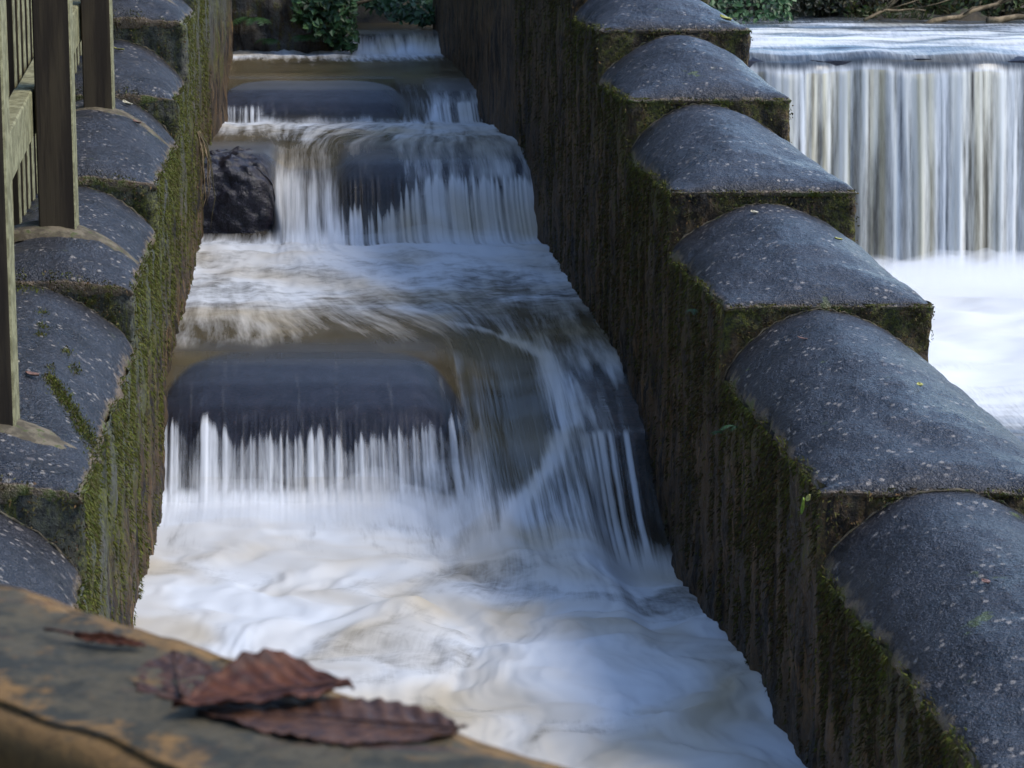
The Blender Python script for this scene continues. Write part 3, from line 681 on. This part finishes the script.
def ground_z(x, y):
    i = min(max(np.searchsorted(gy, y), 1), len(gy)-1); j = min(max(np.searchsorted(gx, x), 1), len(gx)-1); return float(G[i, j])

# ------------------------------------------------------------ leaves and blades
def leaves(name, pos, size, nrm, mat, aspect=.55, fold=.15, parent=None, seed=1):
    """pos (n,3), size (n,), nrm (n,3): each a small pointed leaf of four triangles"""
    r = np.random.default_rng(seed); n = len(pos)
    nrm = nrm/np.linalg.norm(nrm, axis=1)[:, None]; t = r.normal(size=(n, 3)); t -= (t*nrm).sum(1)[:, None]*nrm; t /= np.linalg.norm(t, axis=1)[:, None]
    b = np.cross(nrm, t); s = size[:, None]
    p0 = pos-t*s*.5; p1 = pos+b*s*aspect*.5+nrm*s*fold; p2 = pos+t*s*.6; p3 = pos-b*s*aspect*.5+nrm*s*fold; pm = pos
    V = np.stack([p0, p1, p2, p3, pm], 1).reshape(-1, 3); k = np.arange(n)[:, None]*5
    F = np.concatenate([k+np.array([[0, 4, 1]]), k+np.array([[4, 2, 1]]), k+np.array([[0, 3, 4]]), k+np.array([[4, 3, 2]])])
    return mesh(name, V, F, mat, parent, False)
def blades(name, pos, dirs, length, width, mat, droop=.4, parent=None, seed=1):
    r = np.random.default_rng(seed); n = len(pos); d = dirs/np.linalg.norm(dirs, axis=1)[:, None]
    side = np.cross(d, r.normal(size=(n, 3))); side /= np.linalg.norm(side, axis=1)[:, None]
    L = length[:, None]; W = width[:, None]; g = np.array([0, 0, -1.])*droop
    m1 = pos+d*L*.5+g*L*.15; m2 = pos+d*L+g*L*.6
    V = np.stack([pos-side*W, pos+side*W, m1+side*W*.8, m1-side*W*.8, m2], 1).reshape(-1, 3); k = np.arange(n)[:, None]*5
    F = np.concatenate([k+np.array([[0, 1, 2]]), k+np.array([[0, 2, 3]]), k+np.array([[3, 2, 4]])])
    return mesh(name, V, F, mat, parent, False)

# moss hanging on the inner faces
def wallmoss(B, side, n, mat, name, zlow, dens_top, seed):
    r = np.random.default_rng(seed); n = n*2
    Y = r.uniform(3.2, 11.5, n*3); f = XR if side > 0 else XL
    zt = np.array([zside(y, B) for y in Y]); q = r.uniform(0, 1, n*3)**dens_top; zw = np.interp(Y, [3, 6.5, 7.2, 7.5, 10.4, 10.9], [-1.65, -1.7, -1.7, -1.38, -1.38, -1.1])
    Z = zt-.005-(zt-zw)*q
    keep = fbm(Y*13, Z*1.2, seed, 3)+.6*fbm(Y*40, Z*7, seed, 2)+(.35*(1-q)) > .30
    Y, Z = Y[keep][:n], Z[keep][:n]; m = len(Y)
    pos = np.stack([f(Y)-side*(-.004), Y, Z], 1)
    d = np.stack([np.full(m, -side*.8)+r.normal(0, .3, m), r.normal(0, .5, m), r.normal(-.5, .5, m)], 1)
    return tag(blades(name, pos, d, r.uniform(.004, .013, m), r.uniform(.0008, .0022, m), mat, .8, seed=seed), kind='stuff')
wallmoss(LB, -1, 26000, M_MOSS, 'moss', 0, 1.5, 3)
wallmoss(RB, 1, 26000, M_MOSSD, 'algae', 0, 1.0, 4)
wallmoss(RB, 1, 9000, M_MOSS, 'moss', 0, 2.4, 14)
# dark growth on the front faces of the steps
def facegrowth(B, side, n, seed):
    r = np.random.default_rng(seed); P = []; f = XR if side > 0 else XL
    for i, (y0, z0) in enumerate(B[:-1]):
        if not 3 < y0 < 10: continue
        u = r.uniform(0, 1, n); z = z0-.30*r.uniform(0, 1, n)
        if side < 0: z = z+.05*np.sin(np.pi*u)
        k = fbm(u*11, z*9, i+seed, 3) > -.12
        P.append(np.stack([f(y0)+side*u*TH, np.full(n, y0-.003), z], 1)[k])
    P = np.concatenate(P); m = len(P)
    return tag(blades('algae', P, np.stack([r.normal(0, .6, m), np.full(m, -.8), r.normal(0, .6, m)], 1), r.uniform(.004, .011, m), r.uniform(.0012, .003, m), M_MOSSD, .4, seed=seed), kind='stuff')
facegrowth(RB, 1, 2600, 51); facegrowth(LB, -1, 2600, 52)
# moss cushions on rims and front faces
def rim_moss(tops, B, side, seed, n_per=900):
    r = np.random.default_rng(seed); P = []; D = []
    f = XR if side > 0 else XL
    for (Vt, y0, y1, z0) in tops:
        if not 3 < y0 < 10: continue
        for k in range(n_per):
            y = r.uniform(y0, y1)
            if fbm(y*6, seed, z0, 3) < -.02+(.1 if side > 0 else -.15): continue
            P.append((f(y)+side*abs(r.normal(0, .012))+side*.003, y, z0+r.uniform(-.02, .008))); D.append((-side*.5+r.normal(0, .4), r.normal(0, .4), .8))
        for k in range(n_per//2):
            u = r.uniform(0, 1)
            if fbm(u*7, seed+3, z0*5, 3) < .05: continue
            P.append((f(y0)+side*u*TH, y0-.002-abs(r.normal(0, .004)), z0-abs(r.normal(0, .02))+(.05*math.sin(math.pi*u) if side < 0 else 0))); D.append((r.normal(0, .4), -.7, .4+r.normal(0, .4)))
    P = np.array(P); D = np.array(D); m = len(P)
    return tag(blades('moss', P, D, r.uniform(.004, .012, m), r.uniform(.0008, .002, m), M_MOSS, .3, seed=seed), kind='stuff')
rim_moss(tops_r, RB, 1, 31); rim_moss(tops_l, LB, -1, 32, 1300)

# ivy and ferns at the head of the channel
r = np.random.default_rng(5)
n = 2600; P = np.stack([r.uniform(-1.35, -.42, n), r.uniform(16.2, 17.3, n), np.zeros(n)], 1)
P[:, 2] = -.70+.35*np.clip((P[:, 1]-16.2)/1.1, 0, 1)+.08*fbm(P[:, 0]*4, P[:, 1]*4, 1, 2)+r.uniform(-.06, .03, n)+.22*np.clip((-P[:, 0]-.6), 0, .6)
P = P[(P[:, 2] > -.76)]
P2 = np.stack([r.uniform(-1.30, -.93, 900), r.uniform(15.58, 15.76, 900), r.uniform(-.90, -.45, 900)], 1); P2 = P2[(P2[:, 2] > -.88+.5*np.clip(-1.02-P2[:, 0], 0, 1)*1.3)]; P = np.concatenate([P, P2]); n = len(P)
o = leaves('ivy', P, r.uniform(.03, .06, n), np.stack([r.normal(0, .5, n), r.normal(-.8, .3, n), r.uniform(.2, 1, n)], 1), M_IVY, .75); tag(o, 'glossy dark green ivy trailing over the small farthest fall', 'ivy')
def fern(root, n_fr, L, mat, label, seed, dirx=0, drop=.4):
    rr = random.Random(seed); e = empty('fern', label, 'fern', root)
    for k in range(n_fr):
        az = rr.uniform(-1.2, 1.2)+dirx; LL = L*rr.uniform(.6, 1.1); pts = []; lv = []; sz = []; nn = []
        mbf = MB()
        for q in np.linspace(0, 1, 12):
            pts.append(Vector((math.sin(az)*LL*q, -math.cos(az)*LL*q*.8, LL*(.7*q-drop*2*q*q))))
        mbf.tube(pts, [max(.0006, .0018*(1-q)) for q in np.linspace(0, 1, 12)], 4)
        for q in range(1, 12):
            ln = LL*.28*math.sin(math.pi*(.12+.85*q/12)); tdir = (pts[q]-pts[q-1]).normalized(); sd_ = tdir.cross(Vector((0, 0, 1))).normalized(); 
            for sg in (-1, 1):
                a = pts[q]; b = a+sd_*sg*ln+tdir*ln*.35; w_ = tdir*LL*.035
                mbf.add([a-w_, a+w_, b+w_*.3+Vector((0, 0, -.1*ln)), b-w_*.3+Vector((0, 0, -.1*ln))], [(0, 1, 2, 3)])
        mbf.build('frond', mat, e)
    return e
fern((-1.55, 15.72, -.70), 14, .16, M_IVY, 'small fern rooted in the middle of the dark end wall', 1)
fern((-1.45, 15.72, -.82), 12, .11, M_IVY, 'bushy fern right of the middle of the end wall', 9)
fern((-1.25, 15.70, -.80), 14, .13, M_IVY, 'low fern at the foot of the end wall just above the water', 2)
fern((.505, 5.72, -1.16), 3, .045, M_IVY, 'tiny bright fern on the right wall above the big foam pool', 3, -.8)
fern((.49, 5.95, -1.22), 3, .035, M_IVY, 'tiny dull fern low on the right wall near the sill stub', 4, -.8)
fern((.455, 6.4, -1.0), 2, .04, M_IVY, 'tiny fern higher on the right wall behind the hanging leaf', 6, -.8)
# grass strands hanging from the left wall
gt = empty('grass_tuft', 'pale strands of grass hanging down the left wall over the dry block', 'grass', (-1.25, 10.4, -.90))
for k in range(9):
    mb = MB(); L = random.uniform(.2, .42); dx = random.uniform(.01, .06); pts = []
    for q in np.linspace(0, 1, 9): pts.append((dx*math.sin(q*2.2)+.02*random.random()*q, -.12*q*random.uniform(.8, 1.1)-k*.008, .04*math.sin(q*3)-L*q))
    mb.tube(pts, [.004*(1-q*.75) for q in np.linspace(0, 1, 9)], 4); mb.build('grass_blade', M_GRASS if k % 2 else M_TWIG, gt)

# far bank cover
n = 60000; X = r.uniform(.2, 6.5, n); Y = 16.1+r.uniform(0, 1, n)**1.4*3.5
Zg = np.array([ground_z(a, b) for a, b in zip(X, Y)]); k = (Zg > -.85)
dens = fbm(X*2.2, Y*2.2, 4, 3) > -.15; k &= dens
X, Y, Zg = X[k], Y[k], Zg[k]; n = len(X)
d = np.stack([r.normal(0, .7, n), r.normal(-.3, .5, n), np.full(n, 1.0)], 1)
tag(blades('bank_grass', np.stack([X, Y, Zg-.01], 1), d, r.uniform(.05, .13, n), r.uniform(.002, .005, n), M_GRASS, .6), kind='stuff')
def bush(x, y, z, rx, ry, rz, n, mat, label, sz=(.03, .05), seed=0, cat='bush'):
    rr = np.random.default_rng(seed); e = empty('bush', label, cat, (x, y, z))
    dvec = rr.normal(size=(n, 3)); dvec /= np.linalg.norm(dvec, axis=1)[:, None]; dvec[:, 2] = np.abs(dvec[:, 2])
    rad = (.55+.45*rr.uniform(0, 1, n)**.5)*(1+.35*fbm(dvec[:, 0]*2+seed, dvec[:, 1]*2, dvec[:, 2]*2, 3))
    P = dvec*rad[:, None]*np.array([rx, ry, rz])
    leaves('foliage', P, rr.uniform(*sz, n), dvec+rr.normal(0, .5, (n, 3)), mat, .6, parent=e, seed=seed)
    mb = MB()
    for k in range(6):
        aa = k*1.05; mb.tube([(0, 0, -.15), (.3*rx*math.cos(aa), .3*ry*math.sin(aa), .35*rz), (.75*rx*math.cos(aa), .75*ry*math.sin(aa), .75*rz)], [.012, .008, .004], 5)
    mb.build('stem', M_BARK, e); return e
M_DK = mat_leaf('dark_shrub', [(.010, .016, .008), (.025, .035, .015), (.04, .035, .02), (.015, .02, .012)], .6, .2)
bush(1.55, 17.2, -.72, .75, .4, .45, 3600, M_DK, 'dark shrub overhanging the far bank nearest the stone wall', seed=1)
bush(2.35, 17.2, -.70, .45, .35, .42, 2600, M_GRASS, 'green shrub on the far bank in the middle of the gap', seed=2)
bush(.75, 17.1, -.70, .6, .4, .5, 2600, M_DK, 'dark shrub hidden mostly behind the stone wall at the river', seed=5)
bush(3.15, 17.1, -.70, .5, .4, .35, 2400, M_GRASS, 'low leafy shrub on the far bank at the right edge', seed=3)
bush(2.8, 17.6, -.65, .9, .4, .6, 3600, M_DK, 'dark thicket rising behind the fallen branches on the far bank', seed=4)
bush(-.7, 17.9, -.60, 1.1, .5, .7, 4200, M_DK, 'dark thicket behind the ivy at the channel head', seed=7)
def branch(pts, r0, label, mat=M_TWIG, twigs=3, seed=0):
    rr = random.Random(seed); e = empty('fallen_branch', label, 'branch', pts[0]); p0 = Vector(pts[0])
    q = [Vector(p)-p0 for p in pts]; dense = []
    for i in range(len(q)-1):
        for t_ in (0, .33, .66): dense.append(q[i].lerp(q[i+1], t_)+Vector((rr.uniform(-.01, .01), rr.uniform(-.01, .01), rr.uniform(-.01, .01))))
    dense.append(q[-1]); m = len(dense); mb = MB(); mb.tube(dense, [r0*(1-.7*i/m) for i in range(m)], 7); mb.build('stem', mat, e)
    for k in range(twigs):
        b = dense[rr.randrange(1, m-1)]; dd = (dense[-1]-dense[0]).normalized()+Vector((rr.uniform(-.5, .5), rr.uniform(-.4, .2), rr.uniform(0, .6)))
        mb = MB(); mb.tube([b, b+dd*.12, b+dd*.22+Vector((0, 0, rr.uniform(-.05, .04)))], [r0*.4, r0*.3, r0*.15], 5); mb.build('twig', mat, e)
    return e
branch([(-.95, 16.1, -.62), (-.78, 16.2, -.55), (-.6, 16.15, -.51), (-.42, 16.1, -.55)], .012, 'thin pale branch arching over the ivy above the farthest fall', seed=1)
branch([(2.55, 16.25, -.745), (2.8, 16.4, -.70), (3.05, 16.5, -.62), (3.15, 16.5, -.56)], .02, 'thick pale fallen branch slanting up the far bank at the right', seed=2, twigs=5)
branch([(2.95, 16.25, -.72), (3.15, 16.3, -.70), (3.5, 16.3, -.72)], .026, 'pale log lying at the waterline at the right edge', seed=3, twigs=1)
branch([(2.2, 16.35, -.72), (2.35, 16.45, -.66), (2.6, 16.5, -.67)], .011, 'thin bare twig on the far bank under the green shrub', seed=4, twigs=5)
branch([(-.48, 16.1, -.52), (-.42, 16.0, -.60), (-.40, 15.95, -.70)], .02, 'dark stub of root beside the farthest fall', mat=M_BARK, seed=5, twigs=2)
n = 17000; X = r.uniform(-30, 1.5, n); Y = 21+r.uniform(0, 9, n)+.25*np.abs(X); hgt = 10+3*fbm(X*.25, 2, 0, 3)-3*sst(-3, 1, X)
Z = -.8+r.uniform(0, 1, n)*hgt; k = fbm(X*.6, Y*.6, Z*.6, 3) > -.35
n2_w = 15000; q = r.uniform(0, 1, n2_w); X2 = np.where(q < .55, r.uniform(-15, 9, n2_w), r.uniform(-14, -8.5, n2_w)); Y2 = np.where(q < .55, r.uniform(-14, -9, n2_w), r.uniform(-12, 21, n2_w))
Z2 = -1+r.uniform(0, 1, n2_w)*(8.5+2*fbm(X2*.3, Y2*.3, 0, 2)); k2w = fbm(X2*.6, Y2*.6, Z2*.6, 3) > -.35
X = np.concatenate([X[k], X2[k2w]]); Y = np.concatenate([Y[k], Y2[k2w]]); Z = np.concatenate([Z[k], Z2[k2w]]); n = len(X); k = np.ones(n, bool)
tag(leaves('unseen_shade_wood', np.stack([X, Y, Z], 1)[k], r.uniform(.35, .8, n)[k], r.normal(0, 1, (n, 3)), M_DK, .8), kind='stuff')  # unseen trees added all round to block low sky and darken reflections
# ivy at the left end of the bank behind wall
tag(leaves('ivy', np.stack([r.uniform(1.0, 1.75, 500), r.uniform(16.2, 16.6, 500), r.uniform(-.74, -.5, 500)], 1), r.uniform(.03, .05, 500), np.stack([r.normal(0, .5, 500), r.normal(-.8, .3, 500), r.uniform(.2, 1, 500)], 1), M_IVY, .7), 'small patch of ivy on the far bank beside the domed wall', 'ivy')

# ------------------------------------------------------------ timber fence on the left wall
fe = empty('timber_fence', 'weathered green tinged timber picket fence on the left mossy wall', 'fence', (0, 0, 0))
def fx(Y): return -.407-.0816*Y-.155-.004-.010*(Y-5.1)
def bevbox(name, c, s, mat, parent, rz=0, b=.004, shear=0.0):
    """small bevelled board; shear = rise per metre of Y"""
    hx, hy, hz = s[0]/2, s[1]/2, s[2]/2; me = MB()
    V = []
    for z, ins in ((-hz, b), (-hz+b, 0), (hz-b, 0), (hz, b)):
        for (x, y) in ((-hx+b, -hy), (hx-b, -hy), (hx, -hy+b), (hx, hy-b), (hx-b, hy), (-hx+b, hy), (-hx, hy-b), (-hx, -hy+b)):
            sx = x*(1-ins/hx); sy = y*(1-ins/hy); X_ = sx*math.cos(rz)-sy*math.sin(rz); Y_ = sx*math.sin(rz)+sy*math.cos(rz)
            V.append((c[0]+X_, c[1]+Y_, c[2]+z+shear*sy))
    Fc = [tuple(range(8))[::-1], tuple(24+i for i in range(8))]
    for L_ in range(3): Fc += [(L_*8+i, L_*8+(i+1) % 8, L_*8+8+(i+1) % 8, L_*8+8+i) for i in range(8)]
    me.add(V, Fc); return me.build(name, mat, parent, False)
PY = [(4.96, -1.0), (6.66, -.84), (8.36, -.68), (9.9, -.3)]
for (y, zf) in PY:
    x = fx(y)-.05
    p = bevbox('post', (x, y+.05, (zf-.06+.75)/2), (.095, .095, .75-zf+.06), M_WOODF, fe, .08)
    n_ = 24; ux = np.linspace(-1, 1, 30); uy = np.linspace(-1, 1, 16); UX, UY = np.meshgrid(ux, uy)
    rr_ = np.clip(1-(UX**2+UY**2), 0, 1)
    yy = y+.03+UY*.085; xx = XL(y)-TH/2+UX*.235
    uu = (XL(yy)-xx)/TH; ib = max(k for k, b in enumerate(LB) if b[0] <= y); y0, z0 = LB[ib]; y1 = LB[ib+1][0]; vv = np.clip((yy-y0)/(y1-y0), 0, 1)
    zz = z0+.004+.145*arch(uu)*(.36+.64*np.sin(np.pi/2*vv)**.9)+(.022*rr_**.5-.012)+.003*fbm(xx*30, yy*30, 1, 2)
    mesh('mortar_pad', np.stack([xx, yy, zz], -1).reshape(-1, 3), gridfaces(16, 30), M_MORTAR, fe)
for i in range(3):
    ya, yb = PY[i][0], PY[i+1][0]; ym = (ya+yb)/2; L_ = yb-ya+(.09 if i == 2 else 0)
    for ztop, hh in ((-.523, .12), (.50, .10)):
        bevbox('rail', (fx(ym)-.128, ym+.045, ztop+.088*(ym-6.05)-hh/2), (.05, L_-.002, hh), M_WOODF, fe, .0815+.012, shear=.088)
    for yv in np.arange(ya+.17, yb+.04, .135):
        base = PY[i][1]+(PY[i+1][1]-PY[i][1])*((yv-PY[i][0])/(PY[i+1][0]-PY[i][0]))-.06
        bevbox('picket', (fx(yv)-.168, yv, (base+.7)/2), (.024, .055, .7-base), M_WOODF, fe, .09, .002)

# ------------------------------------------------------------ foreground ledge with dead leaves
t = NT('ledge_stone'); c = t.coord((1, 1, 1)); cg = t.coord((5, 26, 8), rot=(0, 0, math.radians(46)))
n1 = t.noise(c, 7, 5, .6, .5); n2 = t.noise(cg, 1, 5, .65); n3 = t.noise(c, 90, 4, .7); n4 = t.noise(c, 26, 6, .7, .3)
col = t.mix(t.ramp(t.noise(c, 22, 6, .7, .3), .42, .58), (.034, .033, .025), (.072, .060, .038))
e = t.attr('edge'); oc = t.math('ADD', t.math('MULTIPLY', e, .35), t.math('MULTIPLY', n4, .9))
col = t.mix(t.math('MULTIPLY', t.ramp(oc, .50, .66), .8), col, (.20, .11, .038))
col = t.mix(t.ramp(n2, .56, .66, 0, .7), col, (.065, .030, .026))
col = t.mix(t.ramp(n3, .35, .5, .35, 0), col, (.02, .018, .012))
M_LEDGE = t.done(t.bsdf(col, t.ramp(n1, .3, .7, .6, .85), t.bump(n4, .5, .004, t.bump(n3, .5, .002)), .18))
le = empty('ledge', 'low parapet wall capped by a worn brown stone slab with dead leaves on it', 'wall', (0, 0, 0))
dirv = np.array([.704, -.710]); nv_ = np.array([.710, .704]); p0 = np.array([-.168, 1.790])    # a point on the far edge
def ledge_mesh(name, s0, s1, w0, w1, zt, zb, mat, r=.022, amp=.004, st=.008):
    prof = []
    for a in np.linspace(0, math.pi/2, 6): prof.append((w1-r+r*math.cos(a)*1.0, zt-r+r*math.sin(a), 1))
    for x in np.linspace(w1-r, w0+r, int((w1-w0)/st)): prof.append((x, zt, 0))
    for a in np.linspace(math.pi/2, math.pi, 6): prof.append((w0+r+r*math.cos(a), zt-r+r*math.sin(a), 1))
    pr = [(w1, zb, 1)]+[(w1, z, 1) for z in np.linspace(zb, zt-r, 10)[1:]]+prof+[(w0, z, 1) for z in np.linspace(zt-r, zb, 10)[1:]]
    pr = np.array(pr); s = np.linspace(s0, s1, int((s1-s0)/st)); SS, K = np.meshgrid(s, np.arange(len(pr)), indexing='ij')
    Wd = pr[:, 0][None]+0*SS; Zt = pr[:, 1][None]+0*SS
    cw_ = (Wd-(w0+w1)/2)/((w1-w0)/2)
    Wd = Wd+cw_*amp*1.6*fbm(SS*6, cw_*.6, 1, 3); Zt = Zt+amp*fbm(SS*9, Wd*9, 3, 4)-.006*cw_**2*(Zt > zb+.01)
    X_ = p0[0]+dirv[0]*SS+nv_[0]*Wd; Y_ = p0[1]+dirv[1]*SS+nv_[1]*Wd
    ed = np.clip(np.abs(cw_)*1.6-.7, 0, 1)
    return mesh(name, np.stack([X_, Y_, Zt], -1).reshape(-1, 3), gridfaces(len(s), len(pr), flip=True), mat, le, True, {'edge': ed})
ledge_mesh('slab', -1.3, 1.2, -.215, 0, -.53, -.60, M_LEDGE)
ledge_mesh('parapet', -1.3, 1.2, -.19, -.03, -.602, -2.35, M_END, amp=.01, st=.02)

def leaf_mat(name, c1, c2, vein):
    t = NT(name); v = t.attr('vein'); c = t.coord(); n = t.noise(c, 60, 4, .6)
    col = t.mix(t.ramp(n, .4, .6), c1, c2); col = t.mix(v, col, vein)
    return t.done(t.bsdf(col, .6, t.bump(n, .8, .0015), .22))
M_LF1 = leaf_mat('dead_leaf', (.040, .013, .008), (.085, .028, .012), (.020, .008, .007))
M_LF2 = leaf_mat('dark_dead_leaf', (.030, .014, .011), (.070, .032, .018), (.10, .045, .022))
def on_ledge(s, wv, h=0.0): return (p0[0]+dirv[0]*s+nv_[0]*wv, p0[1]+dirv[1]*s+nv_[1]*wv, -.53+h)
def dead_leaf(base, tip, width, mat, label, raise_far=0.0, curl=.0, rib=.004, nribs=9, lobes=0.06, wfar=1.0, wnear=1.0, hbase=.003, seed=0, stalk=.03):
    """base/tip: ledge coords (s,w); broad leaf with midrib, ribs, toothed rim; far half can arch up off the stone"""
    b = Vector(on_ledge(*base)); tp = Vector(on_ledge(*tip)); ax = (tp-b); L = ax.length; ax.normalize(); side = Vector((0, 0, 1)).cross(ax)
    if side.y < 0: side = -side
    e = empty('dead_leaf', label, 'leaf', b); nu, nw = 90, 50; V = []; ve = []
    ragged = [.22*perlin(np.linspace(0, 5, nu), q_, seed) for q_ in (3.3, 8.8)]
    for i in range(nu):
        u = i/(nu-1); hw = width*.5*(math.sin(math.pi*min(1, u**.85))**.72+.0)*(1-.25*u)
        tooth = 1+lobes*(abs(math.sin((u+.03*math.sin(u*9+seed))*nribs*math.pi))-.5)
        for j in range(nw):
            w_ = -1+2*j/(nw-1); k = (wfar if w_ > 0 else wnear); off = w_*hw*k*(tooth+(ragged[0 if w_ > 0 else 1][i]))
            ph = (u*nribs-abs(w_)*1.6); rb_ = math.cos(2*math.pi*ph)
            h = hbase+rib*rb_*min(1, abs(w_)*4)*(1-u*.5)
            if w_ > 0:
                th = raise_far*w_**.8*math.sin(math.pi*min(1, u*1.05))**.8; dist = abs(off)
                dx = dist*math.cos(th); h += dist*math.sin(th); off = dx
            else: h += curl*abs(w_)**3*(1+.6*math.sin(u*22+seed))
            p = ax*(u*L)+side*off+Vector((0, 0, h+.002*float(perlin(u*7, w_*3, seed))))
            V.append(p); ve.append(max(0, 1-abs(w_)*22)*.9+.55*max(0, rb_)**6)
    o = mesh('blade', np.array([tuple(v) for v in V]), gridfaces(nu, nw), mat, e, True, {'vein': np.clip(ve, 0, 1)})
    sm = o.modifiers.new('thick', 'SOLIDIFY'); sm.thickness = .0008
    mb = MB(); mb.tube([ax*(q*L)+Vector((0, 0, hbase+.003)) for q in np.linspace(-.0, .95, 12)], [.0016*(1-q*.8) for q in np.linspace(0, 1, 12)], 5); mb.build('midrib', mat, e)
    mb = MB(); mb.tube([Vector((0, 0, hbase+.002)), -ax*stalk*.5+Vector((0, 0, .006)), -ax*stalk+side*.006+Vector((0, 0, .004))], [.0014, .001, .0015], 5); mb.build('stalk', mat, e)
    return e
dead_leaf((.218, -.030), (.064, -.122), .125, M_LF2, 'flat papery brown leaf with a scalloped edge lying under the big ribbed leaf', rib=.0007, nribs=12, curl=.002, lobes=.10, hbase=.0015, seed=2, stalk=.004, wnear=.75)
dead_leaf((.108, -.026), (.062, -.140), .090, M_LF1, 'big reddish brown leaf with arched ribbed half on the foreground ledge', raise_far=.50, rib=.0010, nribs=9, curl=.003, lobes=.05, wnear=.5, hbase=.009, seed=5, stalk=.005)
dead_leaf((.035, -.112), (-.062, -.045), .066, M_LF2, 'flattened dark purple leaf stuck to the ledge left of the big leaf', rib=.0004, nribs=7, lobes=.08, hbase=.0008, seed=8, stalk=.01)
dead_leaf((-.135, -.078), (-.080, -.056), .014, M_LF1, 'narrow curled red leaf lying alone on the left of the ledge', raise_far=1.2, rib=.0005, nribs=5, hbase=.003, seed=9, stalk=.03)

# ------------------------------------------------------------ small leaves and scraps on the walls
def scrap_mat(name, c):
    t = NT(name); co = t.coord(); return t.done(t.bsdf(t.mix(t.ramp(t.noise(co, 200), .4, .6), c, tuple(x*.6 for x in c)), .5))
M_YEL = scrap_mat('yellow_leaf', (.42, .40, .10)); M_GRN = scrap_mat('yellow_green_leaf', (.22, .34, .03)); M_PNK = scrap_mat('faded_brown_leaf', (.22, .12, .09)); M_WHT = scrap_mat('pale_leaf', (.50, .45, .32))
def small_leaf(loc, L, W, rot, mat, label):
    V = []; n = 9
    for i in range(n):
        u = i/(n-1); hw = W*.5*math.sin(math.pi*u**.8)**.8
        for k in (-1, -.5, 0, .5, 1): V.append((k*hw, (u-.5)*L, .12*L*(u-.5)**2*2+abs(k)*.22*W+.0015))
    V = np.array(V); R_ = np.array(Matrix.Rotation(rot[2], 3, 'Z') @ Matrix.Rotation(rot[1], 3, 'Y') @ Matrix.Rotation(rot[0], 3, 'X'))
    V = V @ R_.T
    o = mesh('small_leaf', V, gridfaces(n, 5), mat, None, True); o.location = loc
    sm = o.modifiers.new('thick', 'SOLIDIFY'); sm.thickness = .0008
    tag(o, label, 'leaf'); return o
def on_top(B, tops, i, u, v, h=.003):
    Vt = tops[i][0]; r_, c_ = int(v*(Vt.shape[0]-1)), int(u*(Vt.shape[1]-1)); p = Vt[r_, c_]; return (float(p[0]), float(p[1]), float(p[2])+h)
R_ = RB
small_leaf((.585-.016, 4.93, -1.155), .034, .012, (1.5, .1, -1.2), M_GRN, 'yellow green leaf hanging on the right wall below the coping corner')
small_leaf((.59-.016, 4.90, -1.132), .014, .010, (1.2, .3, -.8), M_YEL, 'tiny pale leaf just above the hanging yellow green leaf')
small_leaf(on_top(RB, tops_r, 7, .86, .12), .06, .035, (.2, .1, .6), M_YEL, 'bright yellow leaf at the outer corner of a dome beside the river')
small_leaf(on_top(RB, tops_r, 4, .42, .86), .028, .02, (.1, 0, .4), M_WHT, 'pale curled leaf near the crest of the middle right dome')
small_leaf(on_top(RB, tops_r, 4, .74, .55), .02, .016, (.2, 0, 1.4), M_YEL, 'small yellow scrap on the outer slope of the middle right dome')
small_leaf(on_top(RB, tops_r, 3, .62, .42), .016, .014, (.2, 0, .2), M_YEL, 'tiny yellow leaf on the big right dome facing the river')
small_leaf(on_top(RB, tops_r, 3, .30, .80), .026, .007, (.1, 0, .9), M_PNK, 'thin dark leaf on the shoulder of the big right dome')
small_leaf(on_top(RB, tops_r, 2, .35, .55), .018, .015, (.1, 0, .5), M_PNK, 'brown scrap on the nearest right dome')
small_leaf(on_top(LB, tops_l, 2, .33, .42), .034, .02, (.1, 0, 1.1), M_PNK, 'pinkish brown leaf on the big left dome beside the fence post')
small_leaf(on_top(LB, tops_l, 2, .40, .46), .02, .008, (.1, 0, .3), M_WHT, 'thin pale sliver beside the pinkish leaf on the left dome')
small_leaf(on_top(LB, tops_l, 4, .33, .90), .075, .03, (.1, .2, .5), M_WHT, 'pale curled leaf at the foot of the rear fence post')
small_leaf(on_top(LB, tops_l, 4, .22, .65), .06, .02, (.1, .2, .6), M_PNK, 'reddish curled leaf on the dome in front of the rear fence post')
small_leaf(on_top(LB, tops_l, 5, .45, .6), .06, .018, (.1, .2, .9), M_YEL, 'long yellowish leaf on the upper left dome behind the fence')
# moss stripe and cushions on the big left dome
r = np.random.default_rng(77); P = []
Vt = tops_l[2][0]
def dp(u, v): return Vt[int(np.clip(v, 0, 1)*(Vt.shape[0]-1)), int(np.clip(u, 0, 1)*(Vt.shape[1]-1))]
for k in range(2600):
    q = r.uniform(0, 1); P.append(dp(.27-.25*q+r.normal(0, .012), .45-.22*q+r.normal(0, .012)*(1+q)))
for (cu, cv, s_, m) in ((.24, .62, .012, 90), (.19, .56, .012, 90), (.36, .66, .010, 60), (.37, .72, .010, 50), (.52, .60, .014, 80), (.40, .80, .012, 40), (.27, .50, .01, 40)):
    for k in range(m): P.append(dp(cu+r.normal(0, s_), cv+r.normal(0, s_)))
for k in range(500): P.append(dp(r.uniform(.45, .95), .995-abs(r.normal(0, .03))))
P = np.array(P)+r.normal(0, .005, (len(P), 3))*[1, 1, .1]; m = len(P)
tag(blades('moss', P, np.stack([r.normal(0, .5, m), r.normal(-.2, .5, m), np.ones(m)], 1), r.uniform(.004, .009, m), r.uniform(.0008, .002, m), M_MOSS, .2), kind='stuff')
